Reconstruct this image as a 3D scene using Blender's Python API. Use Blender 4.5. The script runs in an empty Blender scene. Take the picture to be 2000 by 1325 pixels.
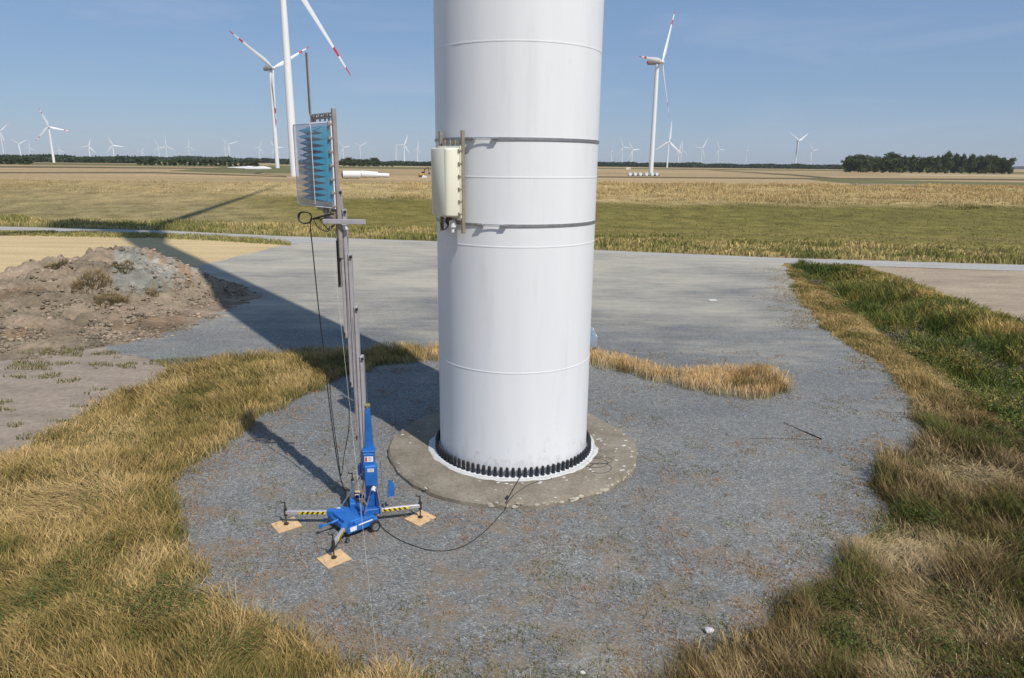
import bpy, math, random
import numpy as np
from mathutils import Vector, Matrix
random.seed(7); rng = np.random.default_rng(11)
R = math.radians
# ------------------------------------------------------------------ camera, sky, sun
F = 1333.0; PITCH = R(14.49); ROLL = R(0.65); HC = 8.2
_f = np.array([0, math.cos(PITCH), -math.sin(PITCH)])
_u0 = np.array([0, math.sin(PITCH), math.cos(PITCH)]); _r0 = np.array([1., 0, 0])
_r = math.cos(ROLL)*_r0 + math.sin(ROLL)*_u0
_u = -math.sin(ROLL)*_r0 + math.cos(ROLL)*_u0
sc = bpy.context.scene
COL = sc.collection
cd = bpy.data.cameras.new('camera'); cam = bpy.data.objects.new('camera', cd); COL.objects.link(cam)
cd.sensor_width = 36; cd.lens = 36*F/2000; cd.clip_start = 0.1; cd.clip_end = 40000
M = Matrix(((_r[0], _u[0], -_f[0], 0), (_r[1], _u[1], -_f[1], 0), (_r[2], _u[2], -_f[2], HC), (0, 0, 0, 1)))
cam.matrix_world = M
sc.camera = cam
sc.view_settings.view_transform = 'Standard'; sc.view_settings.look = 'None'
sc.view_settings.gamma = 1; sc.view_settings.exposure = 0.27
SUN_EL = R(50.6); SAZ = (0.593, -0.805)
S = np.array([SAZ[0]*math.cos(SUN_EL), SAZ[1]*math.cos(SUN_EL), math.sin(SUN_EL)]); S /= np.linalg.norm(S)
w = bpy.data.worlds.new('World'); sc.world = w; w.use_nodes = True
nt = w.node_tree; bg = nt.nodes['Background']
sky = nt.nodes.new('ShaderNodeTexSky'); sky.sky_type = 'NISHITA'; sky.sun_disc = False
sky.sun_elevation = SUN_EL; sky.sun_rotation = math.atan2(SAZ[0], SAZ[1])
sky.air_density = 1.0; sky.dust_density = 0.25; sky.ozone_density = 4.5
# the physical sky is evened out by summer haze (no white band at the horizon) and carries thin cirrus
_mx = nt.nodes.new('ShaderNodeMix'); _mx.data_type = 'RGBA'; _mx.inputs[0].default_value = .66
nt.links.new(sky.outputs[0], _mx.inputs[6]); _mx.inputs[7].default_value = (1.62, 2.58, 4.35, 1)
_tc = nt.nodes.new('ShaderNodeTexCoord'); _mp = nt.nodes.new('ShaderNodeMapping'); _mp.inputs['Scale'].default_value = (1.0, 1.3, 5.5); _mp.inputs['Rotation'].default_value = (0, R(14), 0)
_nz = nt.nodes.new('ShaderNodeTexNoise'); _nz.inputs['Scale'].default_value = 2.6; _nz.inputs['Detail'].default_value = 7; _nz.inputs['Roughness'].default_value = .62; _nz.inputs['Distortion'].default_value = .5
nt.links.new(_tc.outputs['Generated'], _mp.inputs[0]); nt.links.new(_mp.outputs[0], _nz.inputs['Vector'])
_rp = nt.nodes.new('ShaderNodeValToRGB'); _rp.color_ramp.elements[0].position = .50; _rp.color_ramp.elements[1].position = .78
_rp.color_ramp.elements[1].color = (.34, .34, .34, 1); nt.links.new(_nz.outputs[0], _rp.inputs[0])
_m2 = nt.nodes.new('ShaderNodeMix'); _m2.data_type = 'RGBA'; nt.links.new(_rp.outputs[0], _m2.inputs[0]); nt.links.new(_mx.outputs[2], _m2.inputs[6]); _m2.inputs[7].default_value = (4.0, 4.6, 5.9, 1)
nt.links.new(_m2.outputs[2], bg.inputs[0]); bg.inputs[1].default_value = 0.098
sl = bpy.data.lights.new('sun', 'SUN'); sl.energy = 3.4; sl.angle = R(0.53); sl.color = (1, .955, .89)
so = bpy.data.objects.new('sun', sl); COL.objects.link(so)
so.rotation_euler = Vector(-S).to_track_quat('-Z', 'Y').to_euler(); so.location = (30, -40, 60)

# ------------------------------------------------------------------ geometry helpers
def G(px, py, z=0.0):                       # ground point seen at a pixel of the 2000 px photograph
    d = _r*(px-1000)/F + _u*(662.5-py)/F + _f
    t = (z-HC)/d[2]; return (d[0]*t, d[1]*t)
def PR(x, y, z):
    v = np.array([x, y, z-HC]); q = v @ _f
    return 1000+F*(v@_r)/q, 662.5-F*(v@_u)/q
def at(px, py, Y):                          # 3D point at forward distance Y
    d = _r*(px-1000)/F + _u*(662.5-py)/F + _f
    t = Y/d[1]; return Vector((d[0]*t, Y, HC+d[2]*t))
def ss(a, b, x):
    t = np.clip((x-a)/(b-a), 0, 1); return t*t*(3-2*t)
def _hash(i, j, s):
    n = (i*374761393 + j*668265263 + s*1442695041) & 0xffffffff
    n = ((n ^ (n >> 13))*1274126177) & 0xffffffff
    return ((n ^ (n >> 16)) & 0xffff)/65535.0
def vnoise(x, y, s=0):
    x = np.asarray(x, float); y = np.asarray(y, float)
    i = np.floor(x).astype(np.int64); j = np.floor(y).astype(np.int64)
    fx = x-i; fy = y-j; fx = fx*fx*(3-2*fx); fy = fy*fy*(3-2*fy)
    a = _hash(i, j, s); b = _hash(i+1, j, s); c = _hash(i, j+1, s); d = _hash(i+1, j+1, s)
    return (a*(1-fx)+b*fx)*(1-fy) + (c*(1-fx)+d*fx)*fy
def fbm(x, y, s=0, o=4):
    v = 0; a = .5; t = 0
    for k in range(o):
        v = v + a*vnoise(np.asarray(x)*2**k, np.asarray(y)*2**k, s+k*17); t += a; a *= .5
    return v/t
def inpoly(x, y, poly):
    x = np.asarray(x); y = np.asarray(y); r = np.zeros(x.shape, bool); n = len(poly); j = n-1
    for i in range(n):
        xi, yi = poly[i]; xj, yj = poly[j]
        c = ((yi > y) != (yj > y)) & (x < (xj-xi)*(y-yi)/((yj-yi) or 1e-9)+xi)
        r ^= c; j = i
    return r

class MB:
    def __init__(s): s.v = []; s.f = []; s.m = []; s.k = 0
    def add(s, vs, fs, mi=0):
        b = len(s.v); s.v += [tuple(p) for p in vs]; s.f += [tuple(b+i for i in f) for f in fs]; s.m += [mi]*len(fs); return s
    def box(s, c, d, rot=None, mi=0, bev=0.0):
        dx, dy, dz = d[0]/2, d[1]/2, d[2]/2; c = Vector(c); rm = rot or Matrix.Identity(3)
        if bev <= 0:
            P = [(sx*dx, sy*dy, sz*dz) for sz in (-1, 1) for sy in (-1, 1) for sx in (-1, 1)]
            Fc = [(0, 2, 3, 1), (4, 5, 7, 6), (0, 1, 5, 4), (2, 6, 7, 3), (0, 4, 6, 2), (1, 3, 7, 5)]
            return s.add([c+rm@Vector(p) for p in P], Fc, mi)
        b = min(bev, dx*.9, dy*.9, dz*.9); P = []; idx = {}
        for sx in (-1, 1):
            for sy in (-1, 1):
                for sz in (-1, 1):
                    for ax in range(3):
                        q = [sx*(dx-b), sy*(dy-b), sz*(dz-b)]; q[ax] = (sx*dx, sy*dy, sz*dz)[ax]
                        idx[(sx, sy, sz, ax)] = len(P); P.append(tuple(q))
        Fc = []
        for ax in range(3):
            o = [i for i in range(3) if i != ax]
            for sg in (-1, 1):
                loop = []
                for a, bb in ((-1, -1), (1, -1), (1, 1), (-1, 1)):
                    k = [0, 0, 0]; k[ax] = sg; k[o[0]] = a; k[o[1]] = bb; loop.append(idx[(*k, ax)])
                Fc.append(loop if sg > 0 else loop[::-1])
        for ax in range(3):                   # bevel strips along edges parallel to ax
            o = [i for i in range(3) if i != ax]
            for a in (-1, 1):
                for bb in (-1, 1):
                    def K(t, which):
                        k = [0, 0, 0]; k[ax] = t; k[o[0]] = a; k[o[1]] = bb; return idx[(*k, which)]
                    Fc.append([K(-1, o[0]), K(1, o[0]), K(1, o[1]), K(-1, o[1])])
        for sx in (-1, 1):
            for sy in (-1, 1):
                for sz in (-1, 1): Fc.append([idx[(sx, sy, sz, a)] for a in range(3)])
        return s.add([c+rm@Vector(p) for p in P], Fc, mi)
    def tube(s, pts, r, n=8, mi=0, cap=True):
        pts = [Vector(p) for p in pts]; rs = r if isinstance(r, (list, tuple)) else [r]*len(pts)
        vs = []; fs = []; up = None
        for i, p in enumerate(pts):
            t = (pts[min(i+1, len(pts)-1)]-pts[max(i-1, 0)]).normalized()
            if up is None: up = Vector((0, 0, 1)) if abs(t.z) < .9 else Vector((0, 1, 0))
            a = t.cross(up)
            if a.length < 1e-4: a = t.orthogonal()
            a.normalize(); b = a.cross(t).normalized(); up = b
            for k in range(n):
                q = 2*math.pi*k/n; vs.append(p+(a*math.cos(q)+b*math.sin(q))*rs[i])
        for i in range(len(pts)-1):
            for k in range(n):
                k2 = (k+1) % n; fs.append((i*n+k, i*n+k2, (i+1)*n+k2, (i+1)*n+k))
        if cap: fs.append(tuple(range(n))[::-1]); fs.append(tuple((len(pts)-1)*n+k for k in range(n)))
        return s.add(vs, fs, mi)
    def lathe(s, prof, c=(0, 0, 0), n=32, mi=0, closed=False):
        vs = []; fs = []
        for (r, z) in prof:
            for k in range(n):
                q = 2*math.pi*k/n; vs.append((c[0]+r*math.cos(q), c[1]+r*math.sin(q), c[2]+z))
        L = len(prof)
        for i in range(L-1 + (1 if closed else 0)):
            i2 = (i+1) % L
            for k in range(n):
                k2 = (k+1) % n; fs.append((i*n+k, i*n+k2, i2*n+k2, i2*n+k))
        return s.add(vs, fs, mi)
    def prism(s, poly, z0, z1, rot=None, org=(0, 0, 0), mi=0):   # poly in local x,y extruded z0..z1
        rm = rot or Matrix.Identity(3); o = Vector(org); n = len(poly)
        vs = [o+rm@Vector((x, y, z0)) for x, y in poly]+[o+rm@Vector((x, y, z1)) for x, y in poly]
        fs = [tuple(range(n))[::-1], tuple(range(n, 2*n))]+[(i, (i+1) % n, n+(i+1) % n, n+i) for i in range(n)]
        return s.add(vs, fs, mi)
    def build(s, name, mats, parent=None, smooth=False, loc=None):
        me = bpy.data.meshes.new(name); me.from_pydata([tuple(v) for v in s.v], [], s.f)
        ms = mats if isinstance(mats, (list, tuple)) else [mats]
        for m in ms: me.materials.append(m)
        if len(ms) > 1: me.polygons.foreach_set('material_index', s.m)
        if smooth:
            me.polygons.foreach_set('use_smooth', [True]*len(me.polygons))
            me.set_sharp_from_angle(angle=R(38))
        me.update()
        import bmesh
        bm = bmesh.new(); bm.from_mesh(me); bmesh.ops.recalc_face_normals(bm, faces=bm.faces); bm.to_mesh(me); bm.free()
        o = bpy.data.objects.new(name, me); COL.objects.link(o)
        if parent: o.parent = parent
        if loc: o.location = loc
        return o
def tag(o, label=None, cat=None, group=None, kind=None):
    if label: o['label'] = label
    if cat: o['category'] = cat
    if group: o['group'] = group
    if kind: o['kind'] = kind
    return o
def empty(name, loc=(0, 0, 0), rz=0, **k):
    o = bpy.data.objects.new(name, None); COL.objects.link(o); o.location = loc; o.rotation_euler = (0, 0, rz)
    o.empty_display_size = .3
    return tag(o, **k)
def dup(root, loc=None, rz=None, label=None, scale=None):
    ro = root.copy(); COL.objects.link(ro)
    if loc is not None: ro.location = loc
    if rz is not None: ro.rotation_euler = (0, 0, rz)
    if scale is not None: ro.scale = scale
    if label: ro['label'] = label
    def rec(src, dst):
        for ch in list(src.children):
            c = ch.copy(); COL.objects.link(c); c.parent = dst; rec(ch, c)
    rec(root, ro)
    return ro
def npmesh(name, verts, faces_loops, loop_starts, loop_totals, mat, colors=None, smooth=False):
    me = bpy.data.meshes.new(name)
    me.vertices.add(len(verts)); me.vertices.foreach_set('co', np.asarray(verts, np.float32).ravel())
    me.loops.add(len(faces_loops)); me.loops.foreach_set('vertex_index', np.asarray(faces_loops, np.int32))
    me.polygons.add(len(loop_starts)); me.polygons.foreach_set('loop_start', np.asarray(loop_starts, np.int32))
    try: me.polygons.foreach_set('loop_total', np.asarray(loop_totals, np.int32))
    except Exception: pass
    me.update(calc_edges=True)
    if colors is not None:
        a = me.color_attributes.new('tint', 'FLOAT_COLOR', 'POINT')
        c4 = np.ones((len(verts), 4), np.float32); c4[:, :3] = colors; a.data.foreach_set('color', c4.ravel())
    if smooth: me.polygons.foreach_set('use_smooth', np.ones(len(loop_starts), bool))
    me.materials.append(mat)
    o = bpy.data.objects.new(name, me); COL.objects.link(o); return o

# ------------------------------------------------------------------ materials
def N(nt, t, **k):
    n = nt.nodes.new(t)
    for a, b in k.items():
        if a in n.inputs: n.inputs[a].default_value = b
        else: setattr(n, a, b)
    return n
def base_mat(name, rough=.6, metal=0., spec=.5):
    m = bpy.data.materials.new(name); m.use_nodes = True
    b = m.node_tree.nodes['Principled BSDF']; b.inputs['Roughness'].default_value = rough
    b.inputs['Metallic'].default_value = metal; b.inputs['Specular IOR Level'].default_value = spec
    return m, m.node_tree, b
def ramp(nt, fac, stops):
    r = nt.nodes.new('ShaderNodeValToRGB'); e = r.color_ramp.elements
    while len(e) < len(stops): e.new(.5)
    for i, (p, c) in enumerate(stops):
        e[i].position = p; e[i].color = (*c, 1) if len(c) == 3 else c
    nt.links.new(fac, r.inputs[0]); return r.outputs[0]
def noise(nt, scale, detail=4, rough=.6, coord=None, kind='ShaderNodeTexNoise'):
    n = nt.nodes.new(kind); n.inputs['Scale'].default_value = scale
    if 'Detail' in n.inputs: n.inputs['Detail'].default_value = detail
    if 'Roughness' in n.inputs: n.inputs['Roughness'].default_value = rough
    if coord is not None: nt.links.new(coord, n.inputs['Vector'])
    return n
def mix(nt, a, b, fac, mode='MIX'):
    n = nt.nodes.new('ShaderNodeMix'); n.data_type = 'RGBA'; n.blend_type = mode
    for sock, v in ((n.inputs[0], fac), (n.inputs[6], a), (n.inputs[7], b)):
        if isinstance(v, (int, float)): sock.default_value = v
        elif isinstance(v, (tuple, list)): sock.default_value = (*v[:3], 1)
        else: nt.links.new(v, sock)
    return n.outputs[2]
def paint(name, c, rough=.5, metal=0., var=.12, scale=3., spec=.5, dirt=None, bump=0.):
    m, nt, b = base_mat(name, rough, metal, spec)
    tc = nt.nodes.new('ShaderNodeTexCoord')
    n = noise(nt, scale, 5, .6, tc.outputs['Object'])
    lo = tuple(x*(1-var) for x in c); hi = tuple(min(1, x*(1+var)) for x in c)
    o = ramp(nt, n.outputs[0], [(.3, lo), (.7, hi)])
    if dirt:
        n2 = noise(nt, scale*4, 6, .7, tc.outputs['Object'])
        f = ramp(nt, n2.outputs[0], [(.55, (0, 0, 0)), (.75, (.6, .6, .6))])
        o = mix(nt, o, dirt, f)
    nt.links.new(o, b.inputs['Base Color'])
    if bump:
        bp = nt.nodes.new('ShaderNodeBump'); bp.inputs['Strength'].default_value = bump; bp.inputs['Distance'].default_value = .01
        nt.links.new(n.outputs[0], bp.inputs['Height']); nt.links.new(bp.outputs[0], b.inputs['Normal'])
    return m
def scaled(nt, v):
    tc = nt.nodes.new('ShaderNodeNewGeometry'); mp = nt.nodes.new('ShaderNodeMapping'); mp.inputs['Scale'].default_value = v
    nt.links.new(tc.outputs['Position'], mp.inputs[0]); return mp.outputs[0]
def val(nt, op, a, b=None):
    n = nt.nodes.new('ShaderNodeMath'); n.operation = op
    for s, v in zip(n.inputs, (a, b)):
        if v is None: continue
        if isinstance(v, (int, float)): s.default_value = v
        else: nt.links.new(v, s)
    return n.outputs[0]

def leaf_mat(name, trans=.25, rough=.75):
    m, nt, b = base_mat(name, rough, 0, .25)
    a = nt.nodes.new('ShaderNodeVertexColor'); a.layer_name = 'tint'
    nt.links.new(a.outputs[0], b.inputs['Base Color'])
    tr = nt.nodes.new('ShaderNodeBsdfTranslucent'); nt.links.new(a.outputs[0], tr.inputs[0])
    ms = nt.nodes.new('ShaderNodeMixShader'); ms.inputs[0].default_value = trans
    nt.links.new(b.outputs[0], ms.inputs[1]); nt.links.new(tr.outputs[0], ms.inputs[2])
    nt.links.new(ms.outputs[0], nt.nodes['Material Output'].inputs[0]); return m
M_BLADE = leaf_mat('grass blades'); M_LEAF = leaf_mat('leaves', .2)

def ground_mat():
    m, nt, b = base_mat('ground soil and turf', .95, 0, .1)
    a = nt.nodes.new('ShaderNodeVertexColor'); a.layer_name = 'tint'
    pos = scaled(nt, (1, 1, 1))
    n1 = noise(nt, .35, 8, .7, pos); n2 = noise(nt, 6, 5, .7, pos); n3 = noise(nt, .012, 6, .6, scaled(nt, (.35, 1.6, 1)))
    c = mix(nt, a.outputs[0], ramp(nt, n1.outputs[0], [(.3, (.62, .62, .6)), (.7, (1.35, 1.32, 1.3))]), 1., 'MULTIPLY')
    c = mix(nt, c, ramp(nt, n2.outputs[0], [(.3, (.74, .74, .74)), (.7, (1.26, 1.26, 1.26))]), 1., 'MULTIPLY')
    n4 = noise(nt, .4, 8, .75, scaled(nt, (.5, 1.8, 1)))
    c = mix(nt, c, ramp(nt, n4.outputs[0], [(.32, (.74, .78, .74)), (.68, (1.28, 1.2, 1.2))]), 1., 'MULTIPLY')
    c = mix(nt, c, ramp(nt, n3.outputs[0], [(.35, (.8, .82, .78)), (.65, (1.15, 1.12, 1.1))]), 1., 'MULTIPLY')
    nt.links.new(c, b.inputs['Base Color'])
    bp = nt.nodes.new('ShaderNodeBump'); bp.inputs['Strength'].default_value = .6; bp.inputs['Distance'].default_value = .08
    nt.links.new(n2.outputs[0], bp.inputs['Height']); nt.links.new(bp.outputs[0], b.inputs['Normal'])
    return m
def gravel_mat():
    m, nt, b = base_mat('gravel', .9, 0, .3)
    pos = scaled(nt, (1, 1, 1))
    vo = nt.nodes.new('ShaderNodeTexVoronoi'); vo.inputs['Scale'].default_value = 42; nt.links.new(pos, vo.inputs['Vector'])
    vs = nt.nodes.new('ShaderNodeTexVoronoi'); vs.inputs['Scale'].default_value = 13; nt.links.new(pos, vs.inputs['Vector'])
    sep = nt.nodes.new('ShaderNodeSeparateColor'); nt.links.new(vo.outputs['Color'], sep.inputs[0])
    sep2 = nt.nodes.new('ShaderNodeSeparateColor'); nt.links.new(vs.outputs['Color'], sep2.inputs[0])
    g = ramp(nt, sep.outputs[0], [(0, (.085, .088, .086)), (.35, (.166, .168, .160)), (.8, (.224, .224, .213)), (.93, (.25, .248, .235)), (1, (.42, .42, .39))])
    g = mix(nt, g, ramp(nt, sep2.outputs[0], [(0, (.84, .84, .85)), (1, (1.17, 1.16, 1.15))]), 1., 'MULTIPLY')
    nl = noise(nt, .22, 7, .65, pos)
    g = mix(nt, g, ramp(nt, nl.outputs[0], [(.3, (.82, .83, .845)), (.7, (1.2, 1.185, 1.15))]), 1., 'MULTIPLY')
    # worn, dusty fines: the crane pad and its wheel tracks are paler and warmer
    nd = noise(nt, .09, 6, .62, scaled(nt, (1, 1.6, 1)))
    sx = nt.nodes.new('ShaderNodeSeparateXYZ'); nt.links.new(pos, sx.inputs[0])
    yy = nt.nodes.new('ShaderNodeMapRange'); yy.inputs[1].default_value = 22; yy.inputs[2].default_value = 50
    yy.inputs[3].default_value = -.17; yy.inputs[4].default_value = .20; nt.links.new(sx.outputs[1], yy.inputs[0])
    fd = val(nt, 'ADD', nd.outputs[0], yy.outputs[0])
    fines = mix(nt, (.40, .365, .295), (.57, .505, .385), noise(nt, 2.5, 5, .7, pos).outputs[0])
    nd2 = noise(nt, .8, 6, .7, scaled(nt, (.35, 2.0, 1)))
    fd = val(nt, 'ADD', fd, val(nt, 'MULTIPLY', val(nt, 'SUBTRACT', nd2.outputs[0], .5), .45))
    ff = ramp(nt, fd, [(.41, (0, 0, 0)), (.80, (.92, .92, .92))])
    g = mix(nt, g, fines, ff)
    # tyre tracks
    tr = noise(nt, 1., 3, .5, scaled(nt, (.10, 1.1, 1)))
    g = mix(nt, g, (.20, .205, .215), ramp(nt, val(nt, 'MULTIPLY', tr.outputs[0], ff), [(.42, (0, 0, 0)), (.60, (.45, .45, .45))]))
    # dead moss and low weeds
    nw = noise(nt, 1.1, 7, .68, pos); nw2 = noise(nt, 15, 6, .8, pos)
    wv = val(nt, 'MULTIPLY', nw.outputs[0], nw2.outputs[0])
    yw = nt.nodes.new('ShaderNodeMapRange'); yw.inputs[1].default_value = 9; yw.inputs[2].default_value = 22
    yw.inputs[3].default_value = .072; yw.inputs[4].default_value = -.012; nt.links.new(sx.outputs[1], yw.inputs[0])
    wv = val(nt, 'ADD', wv, yw.outputs[0])
    weed = mix(nt, (.29, .17, .105), (.20, .17, .085), noise(nt, 1.3, 3, .5, pos).outputs[0])
    g = mix(nt, g, weed, ramp(nt, wv, [(.295, (0, 0, 0)), (.37, (.62, .62, .62))]))
    nt.links.new(g, b.inputs['Base Color'])
    bp = nt.nodes.new('ShaderNodeBump'); bp.inputs['Strength'].default_value = .55; bp.inputs['Distance'].default_value = .02; bp.invert = True
    nt.links.new(vo.outputs['Distance'], bp.inputs['Height']); nt.links.new(bp.outputs[0], b.inputs['Normal'])
    return m
def soil_mat(name, a, c, sc1=.5, spot=(.2, .17, .13), streak=(1, 1, 1), bump=.8, amt=.7):
    m, nt, b = base_mat(name, .95, 0, .15)
    pos = scaled(nt, streak); p1 = scaled(nt, (1, 1, 1))
    n1 = noise(nt, sc1, 8, .7, pos); n2 = noise(nt, 5, 7, .75, p1)
    g = mix(nt, a, c, ramp(nt, n1.outputs[0], [(.35, (0, 0, 0)), (.65, (1, 1, 1))]))
    g = mix(nt, g, ramp(nt, n2.outputs[0], [(.3, (.72, .7, .68)), (.7, (1.25, 1.25, 1.25))]), 1., 'MULTIPLY')
    g = mix(nt, g, spot, ramp(nt, val(nt, 'MULTIPLY', n1.outputs[0], n2.outputs[0]), [(.30, (0, 0, 0)), (.40, (amt, amt, amt))]))
    nt.links.new(g, b.inputs['Base Color'])
    bp = nt.nodes.new('ShaderNodeBump'); bp.inputs['Strength'].default_value = bump; bp.inputs['Distance'].default_value = .06
    nt.links.new(n2.outputs[0], bp.inputs['Height']); nt.links.new(bp.outputs[0], b.inputs['Normal'])
    return m
def tower_mat():
    m, nt, b = base_mat('white tower paint', .42, 0, .45)
    p = scaled(nt, (1.2, 1.2, .12)); n = noise(nt, 1.5, 6, .6, p)
    c = ramp(nt, n.outputs[0], [(.3, (.765, .77, .775)), (.7, (.815, .815, .81))])
    sx = nt.nodes.new('ShaderNodeSeparateXYZ'); nt.links.new(scaled(nt, (1, 1, 1)), sx.inputs[0])
    ns = noise(nt, 2.2, 7, .7, scaled(nt, (1, 1, .10))); nb = noise(nt, 5, 6, .7, scaled(nt, (1, 1, .6)))
    mr = nt.nodes.new('ShaderNodeMapRange'); mr.inputs[1].default_value = .2; mr.inputs[2].default_value = 1.3; mr.inputs[3].default_value = .22; mr.inputs[4].default_value = 0; nt.links.new(sx.outputs[2], mr.inputs[0])
    c = mix(nt, c, (.55, .53, .49), ramp(nt, ns.outputs[0], [(.56, (0, 0, 0)), (.80, (.35, .35, .35))]))
    c = mix(nt, c, (.42, .38, .31), ramp(nt, val(nt, 'ADD', nb.outputs[0], mr.outputs[0]), [(.64, (0, 0, 0)), (.9, (.6, .6, .6))]))
    nt.links.new(c, b.inputs['Base Color']); return m
def concrete_mat():
    m, nt, b = base_mat('weathered concrete', .92, 0, .2)
    p = scaled(nt, (1, 1, 1)); n = noise(nt, 1.2, 8, .7, p); n2 = noise(nt, 12, 6, .75, p); n3 = noise(nt, 2.6, 5, .62, p)
    c = ramp(nt, n.outputs[0], [(.3, (.165, .14, .105)), (.5, (.235, .20, .15)), (.72, (.31, .275, .22))])
    c = mix(nt, c, ramp(nt, n2.outputs[0], [(.3, (.75, .75, .75)), (.7, (1.25, 1.25, 1.25))]), 1., 'MULTIPLY')
    c = mix(nt, c, (.62, .58, .50), ramp(nt, n3.outputs[0], [(.69, (0, 0, 0)), (.73, (.8, .8, .8))]))
    nt.links.new(c, b.inputs['Base Color'])
    bp = nt.nodes.new('ShaderNodeBump'); bp.inputs['Strength'].default_value = .5; bp.inputs['Distance'].default_value = .02
    nt.links.new(n2.outputs[0], bp.inputs['Height']); nt.links.new(bp.outputs[0], b.inputs['Normal']); return m

M_GROUND = ground_mat(); M_GRAVEL = gravel_mat(); M_TOWER = tower_mat(); M_CONC = concrete_mat()
M_ROAD = soil_mat('worn gravel road', (.44, .42, .38), (.36, .35, .33), .4, (.25, .24, .2), (.4, 1.5, 1), .3, .4)
M_STUB = soil_mat('cut stubble', (.62, .48, .26), (.50, .37, .19), .5, (.34, .25, .12), (.12, 1.6, 1), .3, .5)
M_SOIL = soil_mat('bare silty soil', (.37, .30, .235), (.29, .235, .185), .6, (.15, .125, .07), (1, 1.8, 1), .9, .9)
M_SAND = soil_mat('bare pale field', (.45, .355, .25), (.31, .25, .185), .35, (.20, .165, .095), (.6, 1.5, 1), .9, .9)
M_MOUND = soil_mat('dug earth', (.30, .235, .175), (.22, .175, .13), .9, (.15, .115, .07), (1, 1, 1), 1., .8)
M_CLOD = soil_mat('broken clods', (.40, .31, .235), (.27, .22, .17), 3, (.22, .17, .12), (1, 1, 1), .6, .4)
M_CAP = paint('black plastic cap', (.018, .02, .024), .38, 0, .2)
M_WHITE = paint('white paint', (.74, .75, .76), .45, 0, .05, 1.)
M_GROUT = paint('white grout', (.56, .55, .52), .8, 0, .12, 6., dirt=(.3, .26, .2))
M_RED = paint('red band', (.55, .02, .03), .5)
M_NAC = paint('nacelle grey', (.32, .30, .29), .6)
M_BLUE = paint('blue machine paint', (.018, .135, .44), .42, 0, .22, 4, dirt=(.07, .14, .27))
M_BLUED = paint('dark blue machine paint', (.01, .06, .28), .45)
M_ALU = paint('mill aluminium', (.50, .47, .48), .45, .35, .12, 5)
M_ALUD = paint('dull brown aluminium', (.36, .31, .28), .5, .3, .15, 5)
M_STEEL = paint('galvanised steel', (.36, .36, .36), .45, .7, .2, 8)
M_BLACK = paint('black rubber', (.02, .02, .02), .6)
M_PLY = paint('plywood', (.66, .44, .23), .7, 0, .18, 7, dirt=(.42, .27, .13))
M_YEL = paint('yellow paint', (.72, .55, .03), .5)
M_CREAM = paint('cream fibreglass', (.78, .75, .60), .4, 0, .03, 2)
M_BRKT = paint('beige galvanised bracket', (.34, .29, .22), .55, .4, .25, 9, dirt=(.2, .12, .06))
M_FOAM = paint('blue absorber foam', (.012, .30, .44), .9, 0, .1, 8, spec=.1)
M_LABEL = paint('white label', (.8, .8, .8), .5, 0, .03)
M_LRED = paint('red label print', (.62, .05, .03), .5)
M_LGREY = paint('grey label print', (.10, .12, .16), .5)
M_STONE = paint('pale stone', (.62, .60, .56), .8, 0, .1, 9)
M_ROPE = paint('pale nylon rope', (.42, .42, .39), .7)
M_BARK = paint('bark', (.09, .07, .05), .9)
M_CARP = paint('silver blue car paint', (.34, .41, .48), .25, .4, .05)
M_GLASSD = paint('dark car glass', (.02, .025, .03), .08, 0, .1)
def clear_mat():
    m, nt, b = base_mat('clear lilac polycarbonate', .22, 0, .5)
    b.inputs['Base Color'].default_value = (.62, .60, .68, 1)
    tp = nt.nodes.new('ShaderNodeBsdfTransparent'); tp.inputs[0].default_value = (.90, .90, .93, 1)
    n = noise(nt, 2.2, 3, .5, nt.nodes.new('ShaderNodeTexCoord').outputs['Object'])
    ms = nt.nodes.new('ShaderNodeMixShader')
    lw = nt.nodes.new('ShaderNodeLayerWeight'); lw.inputs[0].default_value = .35
    f0 = ramp(nt, n.outputs[0], [(.35, (.86,)*3), (.7, (.97,)*3)])
    nt.links.new(val(nt, 'SUBTRACT', f0, val(nt, 'MULTIPLY', lw.outputs['Facing'], .55)), ms.inputs[0])
    nt.links.new(b.outputs[0], ms.inputs[1]); nt.links.new(tp.outputs[0], ms.inputs[2])
    nt.links.new(ms.outputs[0], nt.nodes['Material Output'].inputs[0]); return m
M_CLEAR = clear_mat()

# ------------------------------------------------------------------ terrain
DL1 = (G(1568, 536), G(1983, 834)); DR1 = (G(1677, 528), G(2000, 655))
def ditch_uv(x, y):                      # u along ditch, fraction across (0 left edge .. 1 right edge)
    def lx(line, y):
        (x0, y0), (x1, y1) = line; return x0+(x1-x0)*(y-y0)/(y1-y0)
    a = lx(DL1, y); b = lx(DR1, y); b = np.maximum(b, a+3.2); return (x-a)/(b-a), b-a
def ditch_h(x, y):
    f, wd = ditch_uv(x, y)
    m = ss(0, .18, f)*(1-ss(.45, 1.0, f))
    return -1.25*m*ss(58.5, 54, y)*(1-ss(4, -20, y)*0)
def toe(x): return 72.9-.208*x
def sc_crest(x): return np.interp(x, [-400, -91, -40, 16, 106, 400], [32, 32, 39, 66, 96, 96])
def dyke_t(x, y): return (y-toe(x))/sc_crest(x)
def H(x, y):
    x = np.asarray(x, float); y = np.asarray(y, float)
    t = dyke_t(x, y); pw = np.interp(x, [-30, 20], [1.05, 1.9])
    up = 4.2*np.clip(t, 0, 1)**pw; up = up*(1-ss(1.08, 1.55, t))
    return up + ditch_h(x, y)
def cvec(*c): return np.array(c)
STRAW = cvec(.47, .345, .155); GOLD = cvec(.44, .34, .175); OLIVE = cvec(.25, .21, .105); GREEN = cvec(.165, .145, .045)
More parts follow.
